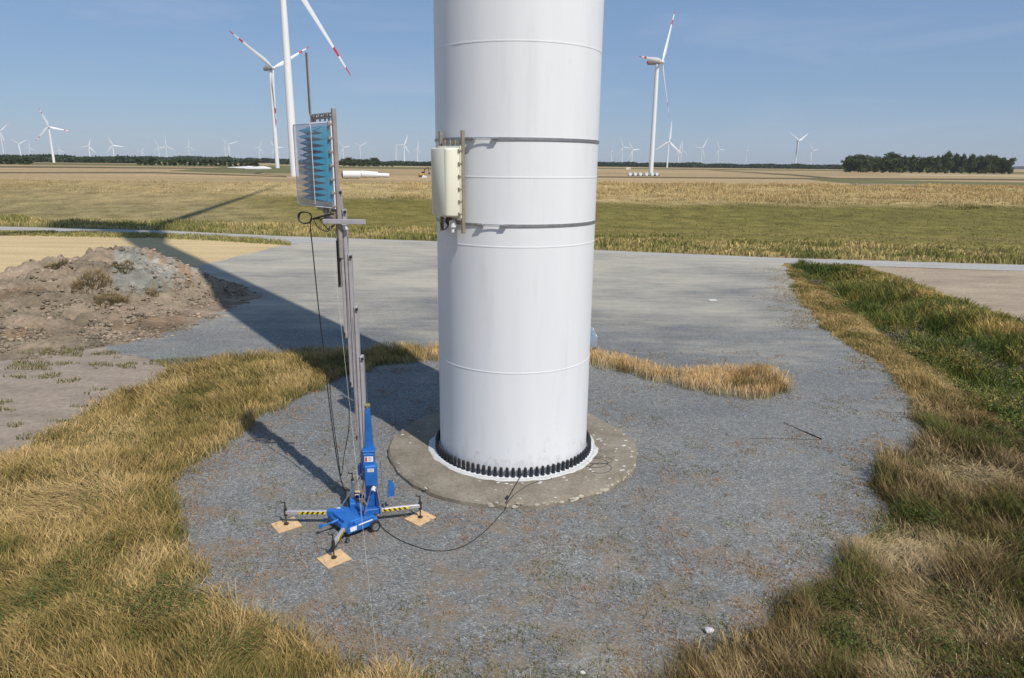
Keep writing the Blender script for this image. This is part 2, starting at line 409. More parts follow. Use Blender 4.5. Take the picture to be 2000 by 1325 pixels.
def dyke_col(x, y):
    t = dyke_t(x, y); n = fbm(x*.08, y*.2, 5); n2 = fbm(x*.5, y*.9, 9)
    left = 1-ss(-36, -14, x+ t*26)        # drier slope on the left
    g = ss(.30, .80, t+(n-.5)*.5)
    c_left = OLIVE[None]*(1-g[:, None])+GOLD[None]*.85*g[:, None]
    gr = ss(.62, .74, t+(n-.5)*.12)
    c_right = (GREEN*1.05)[None]*(1-gr[:, None])+GOLD[None]*gr[:, None]
    c = c_left*left[:, None]+c_right*(1-left[:, None])
    return c*(.85+.3*n2)[:, None]
def grid_axis(a, b, step, far, ratio):
    c = list(np.arange(a, b+1e-6, step)); s = step; x = c[-1]
    while x < far: s *= ratio; x += s; c.append(x)
    s = step; x = c[0]; pre = []
    lo = -far
    while x > lo: s *= ratio; x -= s; pre.append(x)
    return np.array(pre[::-1]+c)
gx = grid_axis(-62, 62, .8, 9000, 1.13); gy = grid_axis(0, 150, .8, 9000, 1.13); gy = gy[gy > -200]
X, Y = np.meshgrid(gx, gy); xs = X.ravel(); ys = Y.ravel(); zs = H(xs, ys)
far = np.array([.40, .30, .17])[None]*(.85+.3*fbm(xs*.004, ys*.012, 3))[:, None]
wg = ss(-.08, -.02, dyke_t(xs, ys))*(1-ss(1.1, 1.5, dyke_t(xs, ys)))
near = (STRAW*.62)[None]*(.7+.6*fbm(xs*.35, ys*.35, 2))[:, None]
nearw = 1-ss(-.1, 0, dyke_t(xs, ys))
col = far*(1-wg[:, None])+dyke_col(xs, ys)*wg[:, None]
col = col*(1-nearw[:, None])+near*nearw[:, None]
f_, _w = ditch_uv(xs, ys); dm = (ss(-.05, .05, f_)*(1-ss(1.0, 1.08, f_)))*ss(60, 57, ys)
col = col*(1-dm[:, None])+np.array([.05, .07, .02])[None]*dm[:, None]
nx_, ny_ = len(gx), len(gy)
ii = np.arange(ny_-1)[:, None]*nx_+np.arange(nx_-1)[None]; ii = ii.ravel()
lp = np.stack([ii, ii+1, ii+nx_+1, ii+nx_], 1).ravel()
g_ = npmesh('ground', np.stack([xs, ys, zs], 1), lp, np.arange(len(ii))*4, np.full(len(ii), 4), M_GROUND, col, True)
tag(g_, kind='structure')

def sheet(name, pts, z, mat, world=False, rag=.25, step=.8, scale=.9, kind='structure', seed=3):
    P = [p if world else G(*p) for p in pts]; out = []
    for i in range(len(P)):
        a = np.array(P[i]); b = np.array(P[(i+1) % len(P)]); L = np.linalg.norm(b-a)
        st = max(step, min(L, 1e9)/400); n = max(1, int(L/st)); nrm = np.array([-(b-a)[1], (b-a)[0]])/(L+1e-9)
        for k in range(n):
            p = a+(b-a)*k/n; r = (fbm(p[0]*scale, p[1]*scale, seed, 3)-.5)*2*rag
            out.append(tuple(p+nrm*r))
    import bmesh
    bm = bmesh.new(); vs = [bm.verts.new((x, y, z)) for x, y in out]
    es = [bm.edges.new((vs[i], vs[(i+1) % len(vs)])) for i in range(len(vs))]
    bmesh.ops.triangle_fill(bm, edges=es, use_beauty=True)
    for f in bm.faces:
        if f.normal.z < 0: f.normal_flip()
    me = bpy.data.meshes.new(name); bm.to_mesh(me); bm.free(); me.materials.append(mat)
    o = bpy.data.objects.new(name, me); COL.objects.link(o)
    if kind: tag(o, kind=kind)
    return o, out
GRAVEL_PX = [(1525, 510), (1540, 530), (1560, 580), (1610, 640), (1680, 690), (1740, 722), (1785, 790), (1815, 850), (1790, 885), (1735, 905),
             (1700, 945), (1740, 1005), (1690, 1055), (1640, 1110), (1560, 1160), (1500, 1200), (1440, 1250), (1385, 1290), (1310, 1345), (1000, 1420),
             (760, 1350), (640, 1285), (560, 1240), (420, 1190), (370, 1130), (350, 1060), (330, 970), (345, 930), (420, 880),
             (470, 840), (520, 800), (600, 740), (380, 722), (220, 690), (180, 660), (400, 600), (420, 560), (380, 522), (560, 478), (720, 470), (860, 476), (1165, 494)]
soil, SOILP = sheet('soil_patch', [(-500, 560), (0, 600), (200, 640), (330, 690), (420, 712), (340, 738), (240, 790), (0, 905), (-600, 1100)], .004, M_SOIL, rag=.35)
stub, _ = sheet('stubble_field', [(-900, 452), (0, 458), (300, 463), (565, 478), (380, 535), (200, 575), (0, 600), (-900, 640)], .005, M_STUB, rag=.15)
sand, _ = sheet('bare_field', [(1700, 521), (2000, 531), (2400, 545), (2600, 900), (2080, 690), (2000, 655), (1880, 590), (1760, 545)], .004, M_SAND, rag=.6, scale=.5)
RFX, RFY = zip(*[G(*p) for p in [(-900, 432), (-200, 440), (0, 443), (300, 450), (560, 462), (860, 472), (1165, 489), (1520, 504), (2000, 518), (2700, 538)]])
road, ROADP = sheet('road', [(-900, 432), (-200, 440), (0, 443), (300, 450), (560, 462), (860, 472), (1165, 489), (1520, 504), (2000, 518), (2700, 538),
                         (2700, 555), (2000, 530), (1700, 520), (1525, 514), (1165, 505), (860, 488), (560, 476), (300, 457), (0, 452), (-900, 444)], .009, M_ROAD, rag=.12)
grav, GRAVP = sheet('gravel_pad', GRAVEL_PX, .013, M_GRAVEL, rag=.35, step=.35, scale=1.6)

# far fields: thin strips of other crops and drainage ditches across the plain (seen beyond the dyke)
def fmat(name, a, b): return soil_mat(name, a, b, .02, tuple(x*.6 for x in a), (.25, 1.5, 1), .2, .3)
M_F1 = fmat('far stubble', (.46, .35, .205), (.40, .29, .165)); M_F2 = fmat('far green crop', (.13, .13, .05), (.19, .17, .075))
M_F3 = fmat('far ploughed soil', (.24, .19, .15), (.28, .22, .17)); M_F4 = fmat('far dark ditch grass', (.115, .095, .05), (.16, .125, .06))
M_F5 = fmat('far pale stubble', (.52, .42, .26), (.45, .35, .21))
def fstrip(name, px, mat, z): return sheet(name, px, z, mat, rag=.6, step=8, scale=.05)
fstrip('crop_field', [(-300, 313.5), (1000, 329.5), (1000, 333), (-300, 318)], M_F2, .05)
fstrip('crop_field', [(1165, 328), (1650, 332.5), (2300, 340), (2300, 345), (1650, 335), (1165, 330)], M_F2, .05)
fstrip('crop_field', [(-300, 324.5), (60, 325), (500, 329), (500, 331), (0, 327.5), (-300, 327)], M_F4, .08)
fstrip('crop_field', [(-300, 337), (300, 336.5), (560, 345), (560, 346.5), (300, 338.5), (-300, 339)], M_F4, .10)
fstrip('crop_field', [(330, 334), (460, 325), (640, 331), (620, 339), (430, 338)], M_F2, .06)
fstrip('crop_field', [(1165, 345), (1500, 347.5), (2300, 352), (2300, 355), (1500, 350), (1165, 347)], M_F4, .10)
fstrip('crop_field', [(1400, 333), (1550, 341), (1760, 359), (1740, 359), (1540, 343), (1385, 333)], M_F4, .12)
fstrip('crop_field', [(1560, 349), (1800, 354), (2300, 362), (2300, 372), (1800, 364), (1640, 357)], M_F2, .14)
fstrip('crop_field', [(1660, 359), (1800, 361), (2000, 371), (1700, 369)], M_F3, .16)
fstrip('crop_field', [(1760, 341), (2300, 346), (2300, 349), (1760, 343)], M_F5, .07)

# ------------------------------------------------------------------ wind turbines
def blade_mb(L, root_w=1.0, red=True):
    """blade along +Z from the hub, chord along X, thickness along Y (rotor plane = XZ)"""
    st = [(0, .032, .032, 0), (.04, .030, .030, 0), (.12, .058, .026, .006), (.22, .070, .018, .012), (.40, .054, .011, .008),
          (.60, .040, .007, .004), (.70, .034, .006, .003), (.701, .034, .006, .003), (.79, .028, .005, .002), (.791, .028, .005, .002),
          (.90, .020, .0035, .001), (.901, .020, .0035, .001), (.975, .012, .002, 0), (1., .003, .001, 0)]
    m = MB(); n = 10; vs = []
    for (t, c, th, off) in st:
        for k in range(n):
            q = 2*math.pi*k/n
            vs.append(((math.cos(q)*c/2 + off)*L*root_w, math.sin(q)*th/2*L, t*L))
    for i in range(len(st)-1):
        mid = (st[i][0]+st[i+1][0])/2; mi = 1 if red and (.701 < mid < .79 or mid > .901) else 0
        m.f += [(i*n+k, i*n+(k+1) % n, (i+1)*n+(k+1) % n, (i+1)*n+k) for k in range(n)]; m.m += [mi]*n
    m.f.append(tuple(range(n))); m.m.append(0); m.f.append(tuple((len(st)-1)*n+k for k in range(n))); m.m.append(0)
    m.v = vs; return m
def tower_mesh(Hh, r0, r1):
    m = MB(); prof = [(r0, 0), (r0, Hh*.12), (r1+(r0-r1)*.55, Hh*.55), (r1, Hh-1.5), (0.01, Hh-1.4)]
    return m.lathe(prof, n=24)
def nacelle_mesh(s, red=True):           # local +X = towards the rotor
    m = MB()
    secs = [(-8.6, 1.3, 1.3, .3), (-8.2, 1.75, 1.7, .1), (-4, 1.95, 1.9, 0), (0, 1.95, 2.0, 0), (2.0, 1.6, 1.7, 0), (2.7, 1.1, 1.1, 0)]
    n = 12; vs = []
    for (x, hw, hh, dz) in secs:
        for k in range(n):
            q = 2*math.pi*(k+.5)/n; cx = math.copysign(abs(math.cos(q))**.55, math.cos(q)); cz = math.copysign(abs(math.sin(q))**.55, math.sin(q))
            vs.append((x*s, cx*hw*s, (cz*hh+dz)*s))
    fs = []; mi = []
    for i in range(len(secs)-1):
        for k in range(n): fs.append((i*n+k, i*n+(k+1) % n, (i+1)*n+(k+1) % n, (i+1)*n+k)); mi.append(0)
    fs += [tuple(range(n)), tuple((len(secs)-1)*n+k for k in range(n))]; mi += [0, 0]
    m.v = vs; m.f = fs; m.m = mi
    m.tube([(-7*s, 0, 1.8*s), (-7*s, 0, 3.6*s)], .08*s, 5); m.tube([(-6*s, .5*s, 1.8*s), (-6*s, .5*s, 3.0*s)], .08*s, 5)
    m.box((-5.2*s, 0, 2.15*s), (2.2*s, 2.2*s, .7*s))
    return m
def make_turbine(name, Hh, L, r0, r1, red, s, nac_red=False, mat=None):
    root = empty(name)
    tw = tower_mesh(Hh, r0, r1).build('tower', mat or M_TOWER, root, True)
    nac = nacelle_mesh(s).build('nacelle', [M_NAC if red else M_WHITE], root, True, (0, 0, Hh))
    if nac_red:
        b = MB(); b.box((-8.0*s, 0, .3*s), (1.4*s, 4.1*s, 1.6*s)); b.build('warning_band', M_RED, nac)
    hub = MB().lathe([(0.01, 1.9*s), (.7*s, 1.75*s), (1.25*s, 1.0*s), (1.45*s, 0), (1.35*s, -1.2*s), (.01, -1.2*s)], n=16)
    hb = hub.build('rotor_hub', M_WHITE, root, True, (4.1*s, 0, Hh)); hb.rotation_euler = (0, R(90), 0)
    for k in range(3):
        bl = blade_mb(L, 1 if Hh > 90 else 1.5, red).build('blade', [M_WHITE, M_RED], root, True, (4.1*s, 0, Hh))
    return root
def pose(root, az, th, cone=0):
    """az: compass direction (from +Y towards +X) the rotor faces, th: first blade angle from up, clockwise as seen from behind the nacelle"""
    root.rotation_euler = (0, 0, R(90-az)); k = 0
    for c in root.children:
        if c.name.startswith('blade'):
            c.rotation_mode = 'XYZ'; ang = R(th+120*k); k += 1
            # local rotor plane is YZ: turn the blade's XZ plane onto it, then spin about local X
            c.rotation_euler = (Matrix.Rotation(-ang, 3, 'X') @ Matrix.Rotation(R(90), 3, 'Z') @ Matrix.Rotation(R(-14), 3, 'Z')).to_euler()
def tshape(px, py, Hh):
    d = _r*(px-1000)/F+_u*(662.5-py)/F+_f; t = (Hh-HC)/d[2]; return d[0]*t, d[1]*t
# the turbine in the foreground
TC = (0.07, 18.7); TR = 2.13; HUBH = 98.
root = empty('wind_turbine', (TC[0], TC[1], .15), label='huge white turbine tower in the middle of the picture, black bolt caps round its foot', cat='wind turbine')
prof = [(TR, 0.0)]
def rad(z): return TR if z < 14 else TR-(TR-1.25)*(z-14)/(HUBH-14)
seams = [2.86, 6.06, 7.71, 10.72, 13.7]
for z in seams:
    r = rad(z)
    pass
for z in (30, 50, 75, 94): prof.append((rad(z), z))
prof = [(TR, 0), (rad(14), 14)]+prof[1:]
prof.append((.01, 94.1))
tbm = MB().lathe(prof, n=128)
for z in seams: tbm.lathe([(rad(z)-.01, z-.022), (rad(z)+.006, z-.014), (rad(z)+.006, z+.014), (rad(z)-.01, z+.022)], n=128, closed=False)
tb = tbm.build('tower', M_TOWER, root, True)
MB().lathe([(TR+.002, .0), (TR+.002, .05), (TR+.20, .05), (TR+.20, 0)], n=96).build('base_flange', M_WHITE, root, True)
capm = MB().lathe([(.056, 0), (.056, .02), (.048, .03), (.046, .19), (.042, .235), (.026, .258), (.005, .262)], n=12)
cap0 = None; NC = 88
for k in range(NC):
    q = 2*math.pi*k/NC
    if cap0 is None: cap0 = capm.build('bolt_cap', M_CAP, root, True); c = cap0
    else: c = cap0.copy(); COL.objects.link(c); c.parent = root
    c.location = ((TR+.105)*math.cos(q), (TR+.105)*math.sin(q), .051)
    c.rotation_euler = (0, 0, q)
AZ0 = 103; nac = nacelle_mesh(1.1).build('nacelle', M_NAC, root, True, (0, 0, HUBH-.5)); nac.rotation_euler = (0, 0, R(90-AZ0))
a_ = Vector((math.sin(R(AZ0)), math.cos(R(AZ0)), 0)); hc = Vector((0, 0, HUBH))+a_*4.5
hb = MB().lathe([(.01, 1.9), (.7, 1.75), (1.25, 1.0), (1.6, 0), (1.5, -1.2), (.01, -1.2)], n=16).build('rotor_hub', M_WHITE, root, True, hc)
hb.rotation_euler = a_.to_track_quat('Z', 'Y').to_euler()
tgt = np.array([-39.8, 119.7, 4.2]); hw = np.array([TC[0]+hc.x, TC[1]+hc.y, hc.z]); an = np.array(a_)
t_ = ((hw-tgt)@an)/(S@an); tip = tgt+S*t_; v_ = tip-hw; BL = float(np.linalg.norm(v_)); un = np.array([a_.y, -a_.x, 0.])
th0 = math.atan2(v_@un, v_[2])
for k in range(3):
    an_ = th0+k*2*math.pi/3; dirv = Vector(un)*math.sin(an_)+Vector((0, 0, math.cos(an_)))
    bl = blade_mb(BL, 1.35).build('blade', [M_WHITE, M_RED], root, True, hc)
    zc = dirv; yc = a_; xc = yc.cross(zc); bl.rotation_euler = Matrix((xc, yc, zc)).transposed().to_euler()

# foundation
fo = empty('concrete_foundation', (TC[0], TC[1], 0), label='round stained concrete plinth under the big white tower, rough crumbled rim', cat='foundation')
m = MB(); n = 180; vs = []; rings = [(3.62, -.05), (3.61, .10), (3.55, .165), (3.42, .18), (3.0, .18), (2.55, .175), (2.1, .17)]
for i, (r, z) in enumerate(rings):
    for k in range(n):
        q = 2*math.pi*k/n; e = (fbm(np.array(math.cos(q)*7+9), np.array(math.sin(q)*7+9), 4)-.5)*(.16 if i < 3 else .03)
        vs.append(((r+e)*math.cos(q), (r+e)*math.sin(q), z+(e*.35 if 0 < i < 3 else 0)))
fs = [(i*n+k, i*n+(k+1) % n, (i+1)*n+(k+1) % n, (i+1)*n+k) for i in range(len(rings)-1) for k in range(n)]
m.v = vs; m.f = fs; m.m = [0]*len(fs); m.build('plinth', M_CONC, fo, True)
m = MB(); vs = []; rg = [(2.46, .170), (2.43, .190), (2.38, .197), (2.33, .197), (2.05, .197)]
for i, (r, z) in enumerate(rg):
    for k in range(n):
        q = 2*math.pi*k/n; e = (fbm(np.array(math.cos(q)*9+3), np.array(math.sin(q)*9+3), 8)-.5)*(.16 if i < 2 else 0)
        vs.append(((r+e)*math.cos(q), (r+e)*math.sin(q), z))
m.v = vs; m.f = [(i*n+k, i*n+(k+1) % n, (i+1)*n+(k+1) % n, (i+1)*n+k) for i in range(len(rg)-1) for k in range(n)]; m.m = [0]*len(m.f)
m.build('grout_ring', M_GROUT, fo, True)

fx = []; fsz = []
for k in range(85):
    q = random.gauss(-.35, .6) if random.random() < .7 else random.random()*6.28; r_ = random.choice((random.uniform(2.55, 2.75), random.uniform(2.6, 3.4), random.uniform(3.36, 3.5)))
    fx.append((r_*math.cos(q), r_*math.sin(q), .184)); fsz.append(random.uniform(.012, .045))
bmf = MB()
for (a, b, c), s_ in zip(fx, fsz):
    an0 = random.random()*3; n = 6; pts = [(a+s_*1.5*random.uniform(.6, 1.1)*math.cos(an0+6.28*i/n), b+s_*random.uniform(.6, 1.1)*math.sin(an0+6.28*i/n), c) for i in range(n)]
    bmf.add(pts+[(a, b, c+s_*.35)], [(i, (i+1) % n, n) for i in range(n)])
bmf.build('mortar_flecks', M_GROUT, fo)['kind'] = 'stuff'
m = MB()
for k in range(80):
    q = -math.pi/2+random.gauss(.4, .6); s_ = random.uniform(.02, .055); r_ = 3.575+random.uniform(-.03, .03); zc_ = random.uniform(.05, .15)
    e0 = Matrix.Rotation(q+1.57, 3, 'Z'); n = 7; a0 = random.random()*6
    ring = [(s_*1.7*math.cos(a0+6.283*i/n)*random.uniform(.7, 1.1), s_*.95*math.sin(a0+6.283*i/n)*random.uniform(.7, 1.1)) for i in range(n)]
    c_ = Vector((r_*math.cos(q), r_*math.sin(q), zc_)); o_ = Vector((math.cos(q), math.sin(q), .35))
    vs = [c_+e0@Vector((u, 0, v)) for u, v in ring]+[c_+e0@Vector((u*.75, 0, v*.75))+o_*.028 for u, v in ring]
    m.add(vs, [(i, (i+1) % n, n+(i+1) % n, n+i) for i in range(n)]+[tuple(range(n, 2*n))])
m.build('broken_rim', paint('pale broken mortar', (.50, .45, .36), .9, 0, .3, 5, dirt=(.2, .16, .11)), fo)['kind'] = 'stuff'
# far turbines: (hub px, hub py, base py or None, hub height guess, az, theta, blade ratio, red, label)
TURB = [
 (528, 134, None, 97, 124, -59, .56, 1, 'large turbine with red banded blades in a Y, left of the tallest background tower'),
 (1284, 122, None, 95, 122, 28, .56, 1, 'tall white turbine right of the big tower, red banded blades and red tailed nacelle'),
 (95, 248, 318, 0, 150, -18, .53, 1, 'large turbine with three wide spread blades near the far left of the horizon'),
 (0, 257, 309, 0, 150, 45, .53, 1, 'turbine cut by the left edge of the photo'),
 (37, 281, 311, 0, 160, 62, .6, 0, 'small pale turbine just right of the photo\'s left edge, two blades raised'),
 (173, 286, 317, 0, 150, 20, .55, 0, 'small turbine right of the large far-left one, one blade pointing left'),
 (220, 284, 317, 0, 155, -22, .6, 0, 'turbine with a blade tilted to upper left, beside one with a level blade'),
 (309, 287, 309, 0, 150, -20, .6, 0, 'left one of two crossing turbines above the left wood'),
 (324, 285, 308, 0, 140, 0, .75, 0, 'right one of two crossing turbines above the left wood, one blade straight up'),
 (368, 286, 309, 0, 120, 5, .65, 0, 'thin turbine alone above the left wood, narrow rotor'),
 (439, 290, 313, 0, 105, -5, .7, 0, 'narrow edge-on turbine, left of a close pair above the wood'),
 (447, 282, 312, 0, 150, 70, .6, 0, 'right turbine of a close pair above the wood, blade pointing right'),
 (506, 289, 314, 0, 150, 25, .6, 0, 'small turbine left of the two large leaning towers'),
 (537, 289, 318, 0, 150, -35, .6, 0, 'small turbine seen just left of the second large tower foot'),
 (670, 288, 310, 0, 150, 80, .6, 0, 'tiny pale turbine just right of the mast post'),
 (703, 286, 311, 0, 165, 60, .6, 0, 'small turbine with two raised blades right of the mast, over the dark wood'),
 (773, 293, 320, 0, 100, 0, .5, 0, 'thin white turbine left of the grey one near the cream antenna'),
 (789, 283, 319, 0, 140, 25, .6, 0, 'grey toned turbine with one blade raised to the right, left of the cream antenna'),
 (815, 291, 320, 0, 120, 10, .55, 0, 'faint turbine nearest the cream antenna'),
 (1195, 297, 325, 0, 100, 0, .6, 0, 'narrow turbine nearest the right side of the big tower'),
 (1216, 287, 323, 0, 150, -22, .6, 0, 'turbine with a level right blade, second from the big tower'),
 (1235, 293, 325, 0, 150, 85, .6, 0, 'faint pale turbine close right of the level bladed one'),
 (1306, 277, 328, 0, 152, 4, .8, 0, 'white turbine with one blade straight up, just right of the tall red banded one'),
 (1326, 295, 326, 0, 120, 25, .7, 0, 'left one of two overlapping faint turbines'),
 (1331, 293, 324, 0, 150, 0, .65, 0, 'right one of two overlapping faint turbines'),
 (1371, 290, 324, 0, 145, 35, .75, 0, 'turbine with one long blade raised to the upper right, right of the overlapping pair'),
 (1404, 292, 325, 0, 150, -25, .6, 0, 'turbine with one level blade, left of the faint narrow one standing alone'),
 (1459, 295, 325, 0, 110, 15, .6, 0, 'faint narrow turbine alone left of the bright one'),
 (1558, 276, 330, 0, 150, 60, .58, 0, 'bright white turbine with a V of raised blades left of the grove'),
 (1586, 294, 325, 0, 150, -35, .6, 0, 'small faint turbine between the bright one and the grove'),
 (116, 293, 307.5, 0, 150, 0, .6, 0, 'tiny hazy turbine right of the large one at far left'),
 (277, 296, 309.5, 0, 150, 30, .6, 0, 'tiny hazy turbine halfway to the crossing pair'),
 (57, 288, 307.3, 0, 150, 10, .6, 0, 'tiny hazy turbine left of the large one at far left'),
]
for i, (px, py, by, Hh, az, th, br, red, lab) in enumerate(TURB):
    if Hh: x, y = tshape(px, py, Hh)
    else:
        hor = 318+.01165*(px-1000); by = max(by, hor+2.2); x0, y0 = G(px, by); sx = 0
        D = y0; d = _r*(px-1000)/F+_u*(662.5-py)/F+_f; t = D/d[1]; x = d[0]*t; y = y0; Hh = HC+d[2]*t
    s = Hh/90.
    t_o = make_turbine('wind_turbine', Hh, Hh*br, (2.1 if s > 1 else 3.0*s), 1.6*s, red, s, nac_red=(px == 1284))
    t_o.location = (x, y, 0); pose(t_o, az, th); tag(t_o, lab, 'wind turbine', 'distant wind turbines')
# big near turbine on the left: only the tower and one hanging blade are in the frame
x, y = G(576, 345); t_o = make_turbine('wind_turbine', 97, 58, 2.15, 1.35, 1, 1.05)
t_o.location = (x, y, 0); tag(t_o, 'tallest background tower, behind the clear antenna box, one red banded blade hanging beside it', 'wind turbine', 'distant wind turbines')
pose(t_o, 128, 141)

# ------------------------------------------------------------------ far woods and grove
def quads_mesh(name, centers, size, cols, mat, flat=0.0):
    n = len(centers); a = rng.normal(size=(n, 3)); a /= np.linalg.norm(a, axis=1)[:, None]
    b = rng.normal(size=(n, 3)); b -= (b*a).sum(1)[:, None]*a; b /= np.linalg.norm(b, axis=1)[:, None]
    sz = size*(.6+.8*rng.random(n)); sz = sz[:, None] if np.ndim(sz) == 1 else sz
    v = np.stack([centers-a*sz, centers+b*sz*.55, centers+a*sz, centers-b*sz*.55], 1).reshape(-1, 3)
    return npmesh(name, v, np.arange(n*4), np.arange(n)*4, np.full(n, 4), mat, np.repeat(cols, 4, 0))
def crown_pts(n, lobes):
    L = np.array(lobes); wts = (L[:, 3]*L[:, 4]*L[:, 5])**.66; k = rng.choice(len(L), n, p=wts/wts.sum())
    d = rng.normal(size=(n, 3)); d /= np.linalg.norm(d, axis=1)[:, None]; r = rng.random(n)**.35
    jit = 1+.25*(rng.random(n)-.5)
    return L[k, :3]+d*(r*jit)[:, None]*L[k, 3:6], k
def tree_proto(seed, h, wd, bushy=False):
    random.seed(seed); rt = empty('tree')
    lobes = []
    for i in range(18):
        z = h*(.12+.76*(i+random.random())/18); rr = wd*(.5-.34*max(0, (z/h-.45)))
        q = random.random()*6.28; e = random.random()*rr*.75
        lobes.append((math.cos(q)*e, math.sin(q)*e, z, wd*(.17+.13*random.random()), wd*(.17+.13*random.random()), h*(.09+.09*random.random())))
    pts, k = crown_pts(2900, lobes); tone = np.array([.75+.6*random.random() for _ in lobes])[k]
    c0 = np.array([.05, .085, .028]); c1 = np.array([.12, .135, .045]); mixv = rng.random(len(pts))[:, None]
    cols = (c0*(1-mixv)+c1*mixv)*tone[:, None]
    o = quads_mesh('crown', pts, np.full(len(pts), .034*h), cols, M_LEAF); o.parent = rt
    MB().tube([(0, 0, -.2), (.1, 0, h*.3), (0, .15, h*.75)], [h*.022, h*.017, h*.006], 7).build('trunk', M_BARK, rt, True)
    return rt
protos = [tree_proto(1, 20, 16), tree_proto(2, 20, 11), tree_proto(3, 20, 13, True)]
used = [False]*3; random.seed(5)
def place_tree(kind, x, y, s, label, group, sw=1.0):
    o = protos[kind]
    if used[kind]: o = dup(o)
    used[kind] = True
    o.location = (x, y, 0); o.rotation_euler = (0, 0, random.random()*6.28); o.scale = (s*sw, s*sw, s)
    tag(o, label, 'tree', group)
GRV = [(1660, 31, 1.2, 0, 'broad round tree at the left end of the right grove'), (1676, 34, 1.1, 0, 'tall full crown, second from the left end of the right grove'),
 (1692, 24, 1, 2, 'low tree in the first dip of the right grove'), (1708, 27, 1, 2, 'mid-height olive tree right of the first dip in the right grove'),
 (1724, 31, .9, 1, 'tree left of the large dome crown in the right grove'), (1738, 38, 1.2, 0, 'large dome shaped crown left of the gap in the right grove'),
 (1752, 22, .6, 2, 'low tree in the gap of the right grove'), (1763, 32, .8, 1, 'slim tree just right of the gap in the right grove'),
 (1779, 33, .8, 1, 'second slim tree right of the gap in the right grove'), (1795, 29, .9, 1, 'third slim tree right of the gap in the right grove'),
 (1811, 31, .9, 2, 'bushy tree before the highest top of the right grove'), (1827, 33, .8, 1, 'tree left of the highest top of the right grove'),
 (1846, 41, .9, 1, 'highest tree of the right grove, pointed top'), (1862, 37, .8, 1, 'tree right of the highest top of the right grove'),
 (1877, 36, .8, 1, 'second tree right of the highest top of the right grove'), (1893, 37, .8, 1, 'pointed tree at three quarters of the right grove'),
 (1909, 34, .9, 1, 'tree before the rounded pair near the right grove\'s end'), (1925, 35, 1, 0, 'left one of the rounded pair near the right grove\'s end'),
 (1941, 33, .9, 2, 'right one of the rounded pair near the right grove\'s end'), (1957, 30, .9, 2, 'second to last tree of the right grove'),
 (1970, 30, .8, 2, 'last tree at the right end of the right grove')]
for px, hp, sw, kd, lab in GRV:
    by = 337+(px-1650)*.011; x, y = G(px, by+random.uniform(-.3, .3)); hh = hp*y/F*1.02
    place_tree(kd, x, y, hh/20, lab, 'trees of the right grove', sw*1.15)
for px in range(1668, 1975, 15):
    x, y = G(px, 336.0+(px-1650)*.011); hh = 30*y/F
    place_tree(random.choice((0, 1, 2)), x, y+25, hh/20, 'dark tree in the back row of the right grove, hidden behind the front trees', 'back trees of the right grove')
def wood(px0, px1, by, hp, n, where, sw=1.5, off=0):
    for i in range(n):
        ORD = ['first', 'second', 'third', 'fourth', 'fifth', 'sixth', 'seventh', 'eighth', 'ninth', 'tenth', 'eleventh', 'twelfth', 'thirteenth', 'fourteenth', 'fifteenth', 'sixteenth', 'seventeenth', 'eighteenth', 'nineteenth', 'twentieth', 'twenty-first', 'twenty-second', 'twenty-third', 'twenty-fourth']
        px = px0+(px1-px0)*(i+.5)/n+random.uniform(-2, 2); b = by+.01165*(px-px0)
        x, y = G(px, b+random.uniform(-.5, .3)); hh = hp*random.uniform(.75, 1.15)*y/F
        place_tree(random.choice((0, 2)), x, y, hh/20, ORD[i+off]+' tree from the left in '+where, 'trees of '+where, sw)
wood(-20, 62, 321, 14, 9, 'the dark copse at the left edge of the photo')
wood(268, 505, 323, 13, 24, 'the dark wood left of the large turbine towers')
wood(668, 745, 325, 15, 8, 'the dark wood right of the antenna mast')
wood(745, 770, 326, 7, 3, 'the dark wood right of the antenna mast', off=8)
def farwood(pxs, name, h0, lab):
    P = []; C = []
    for (a, b, by, hp) in pxs:
        n = int(abs(b-a)*3.0)
        for i in range(n):
            px = a+(b-a)*random.random(); bb = by+.01165*(px-a); x, y = G(px, bb)
            hh = hp*(.65+.5*vnoise(np.array(px*.06), np.array(1.), 3)+.25*random.random())*y/F; wdt = hh*1.0; yy = y+random.uniform(0, 60)
            m_ = 26; d = rng.normal(size=(m_, 3)); d /= np.linalg.norm(d, axis=1)[:, None]; d[:, 2] = np.abs(d[:, 2])*1.
            P.append(np.array([x, yy, hh*.12])+d*np.array([wdt, wdt, hh*.86])*(.7+.3*rng.random(m_))[:, None])
            C.append(np.array([.05, .072, .035])*(.7+.6*random.random())*np.ones((m_, 3)))
    P = np.concatenate(P); C = np.concatenate(C)
    sz = np.full(len(P), 1.)*P[:, 1]/F*2.2
    tag(quads_mesh(name, P, sz, C, M_LEAF), lab, 'woodland', kind='stuff')
farwood([(-120, 260, 315, 11.5), (260, 560, 316, 9), (540, 860, 321.5, 7), (1150, 1660, 325.5, 7.5)], 'far_woodland', 12, 'long dark blue-green belt of trees along the horizon')
farwood([(1960, 2200, 330.5, 4)], 'far_woodland', 12, 'thin blue strip of trees on the horizon right of the grove')

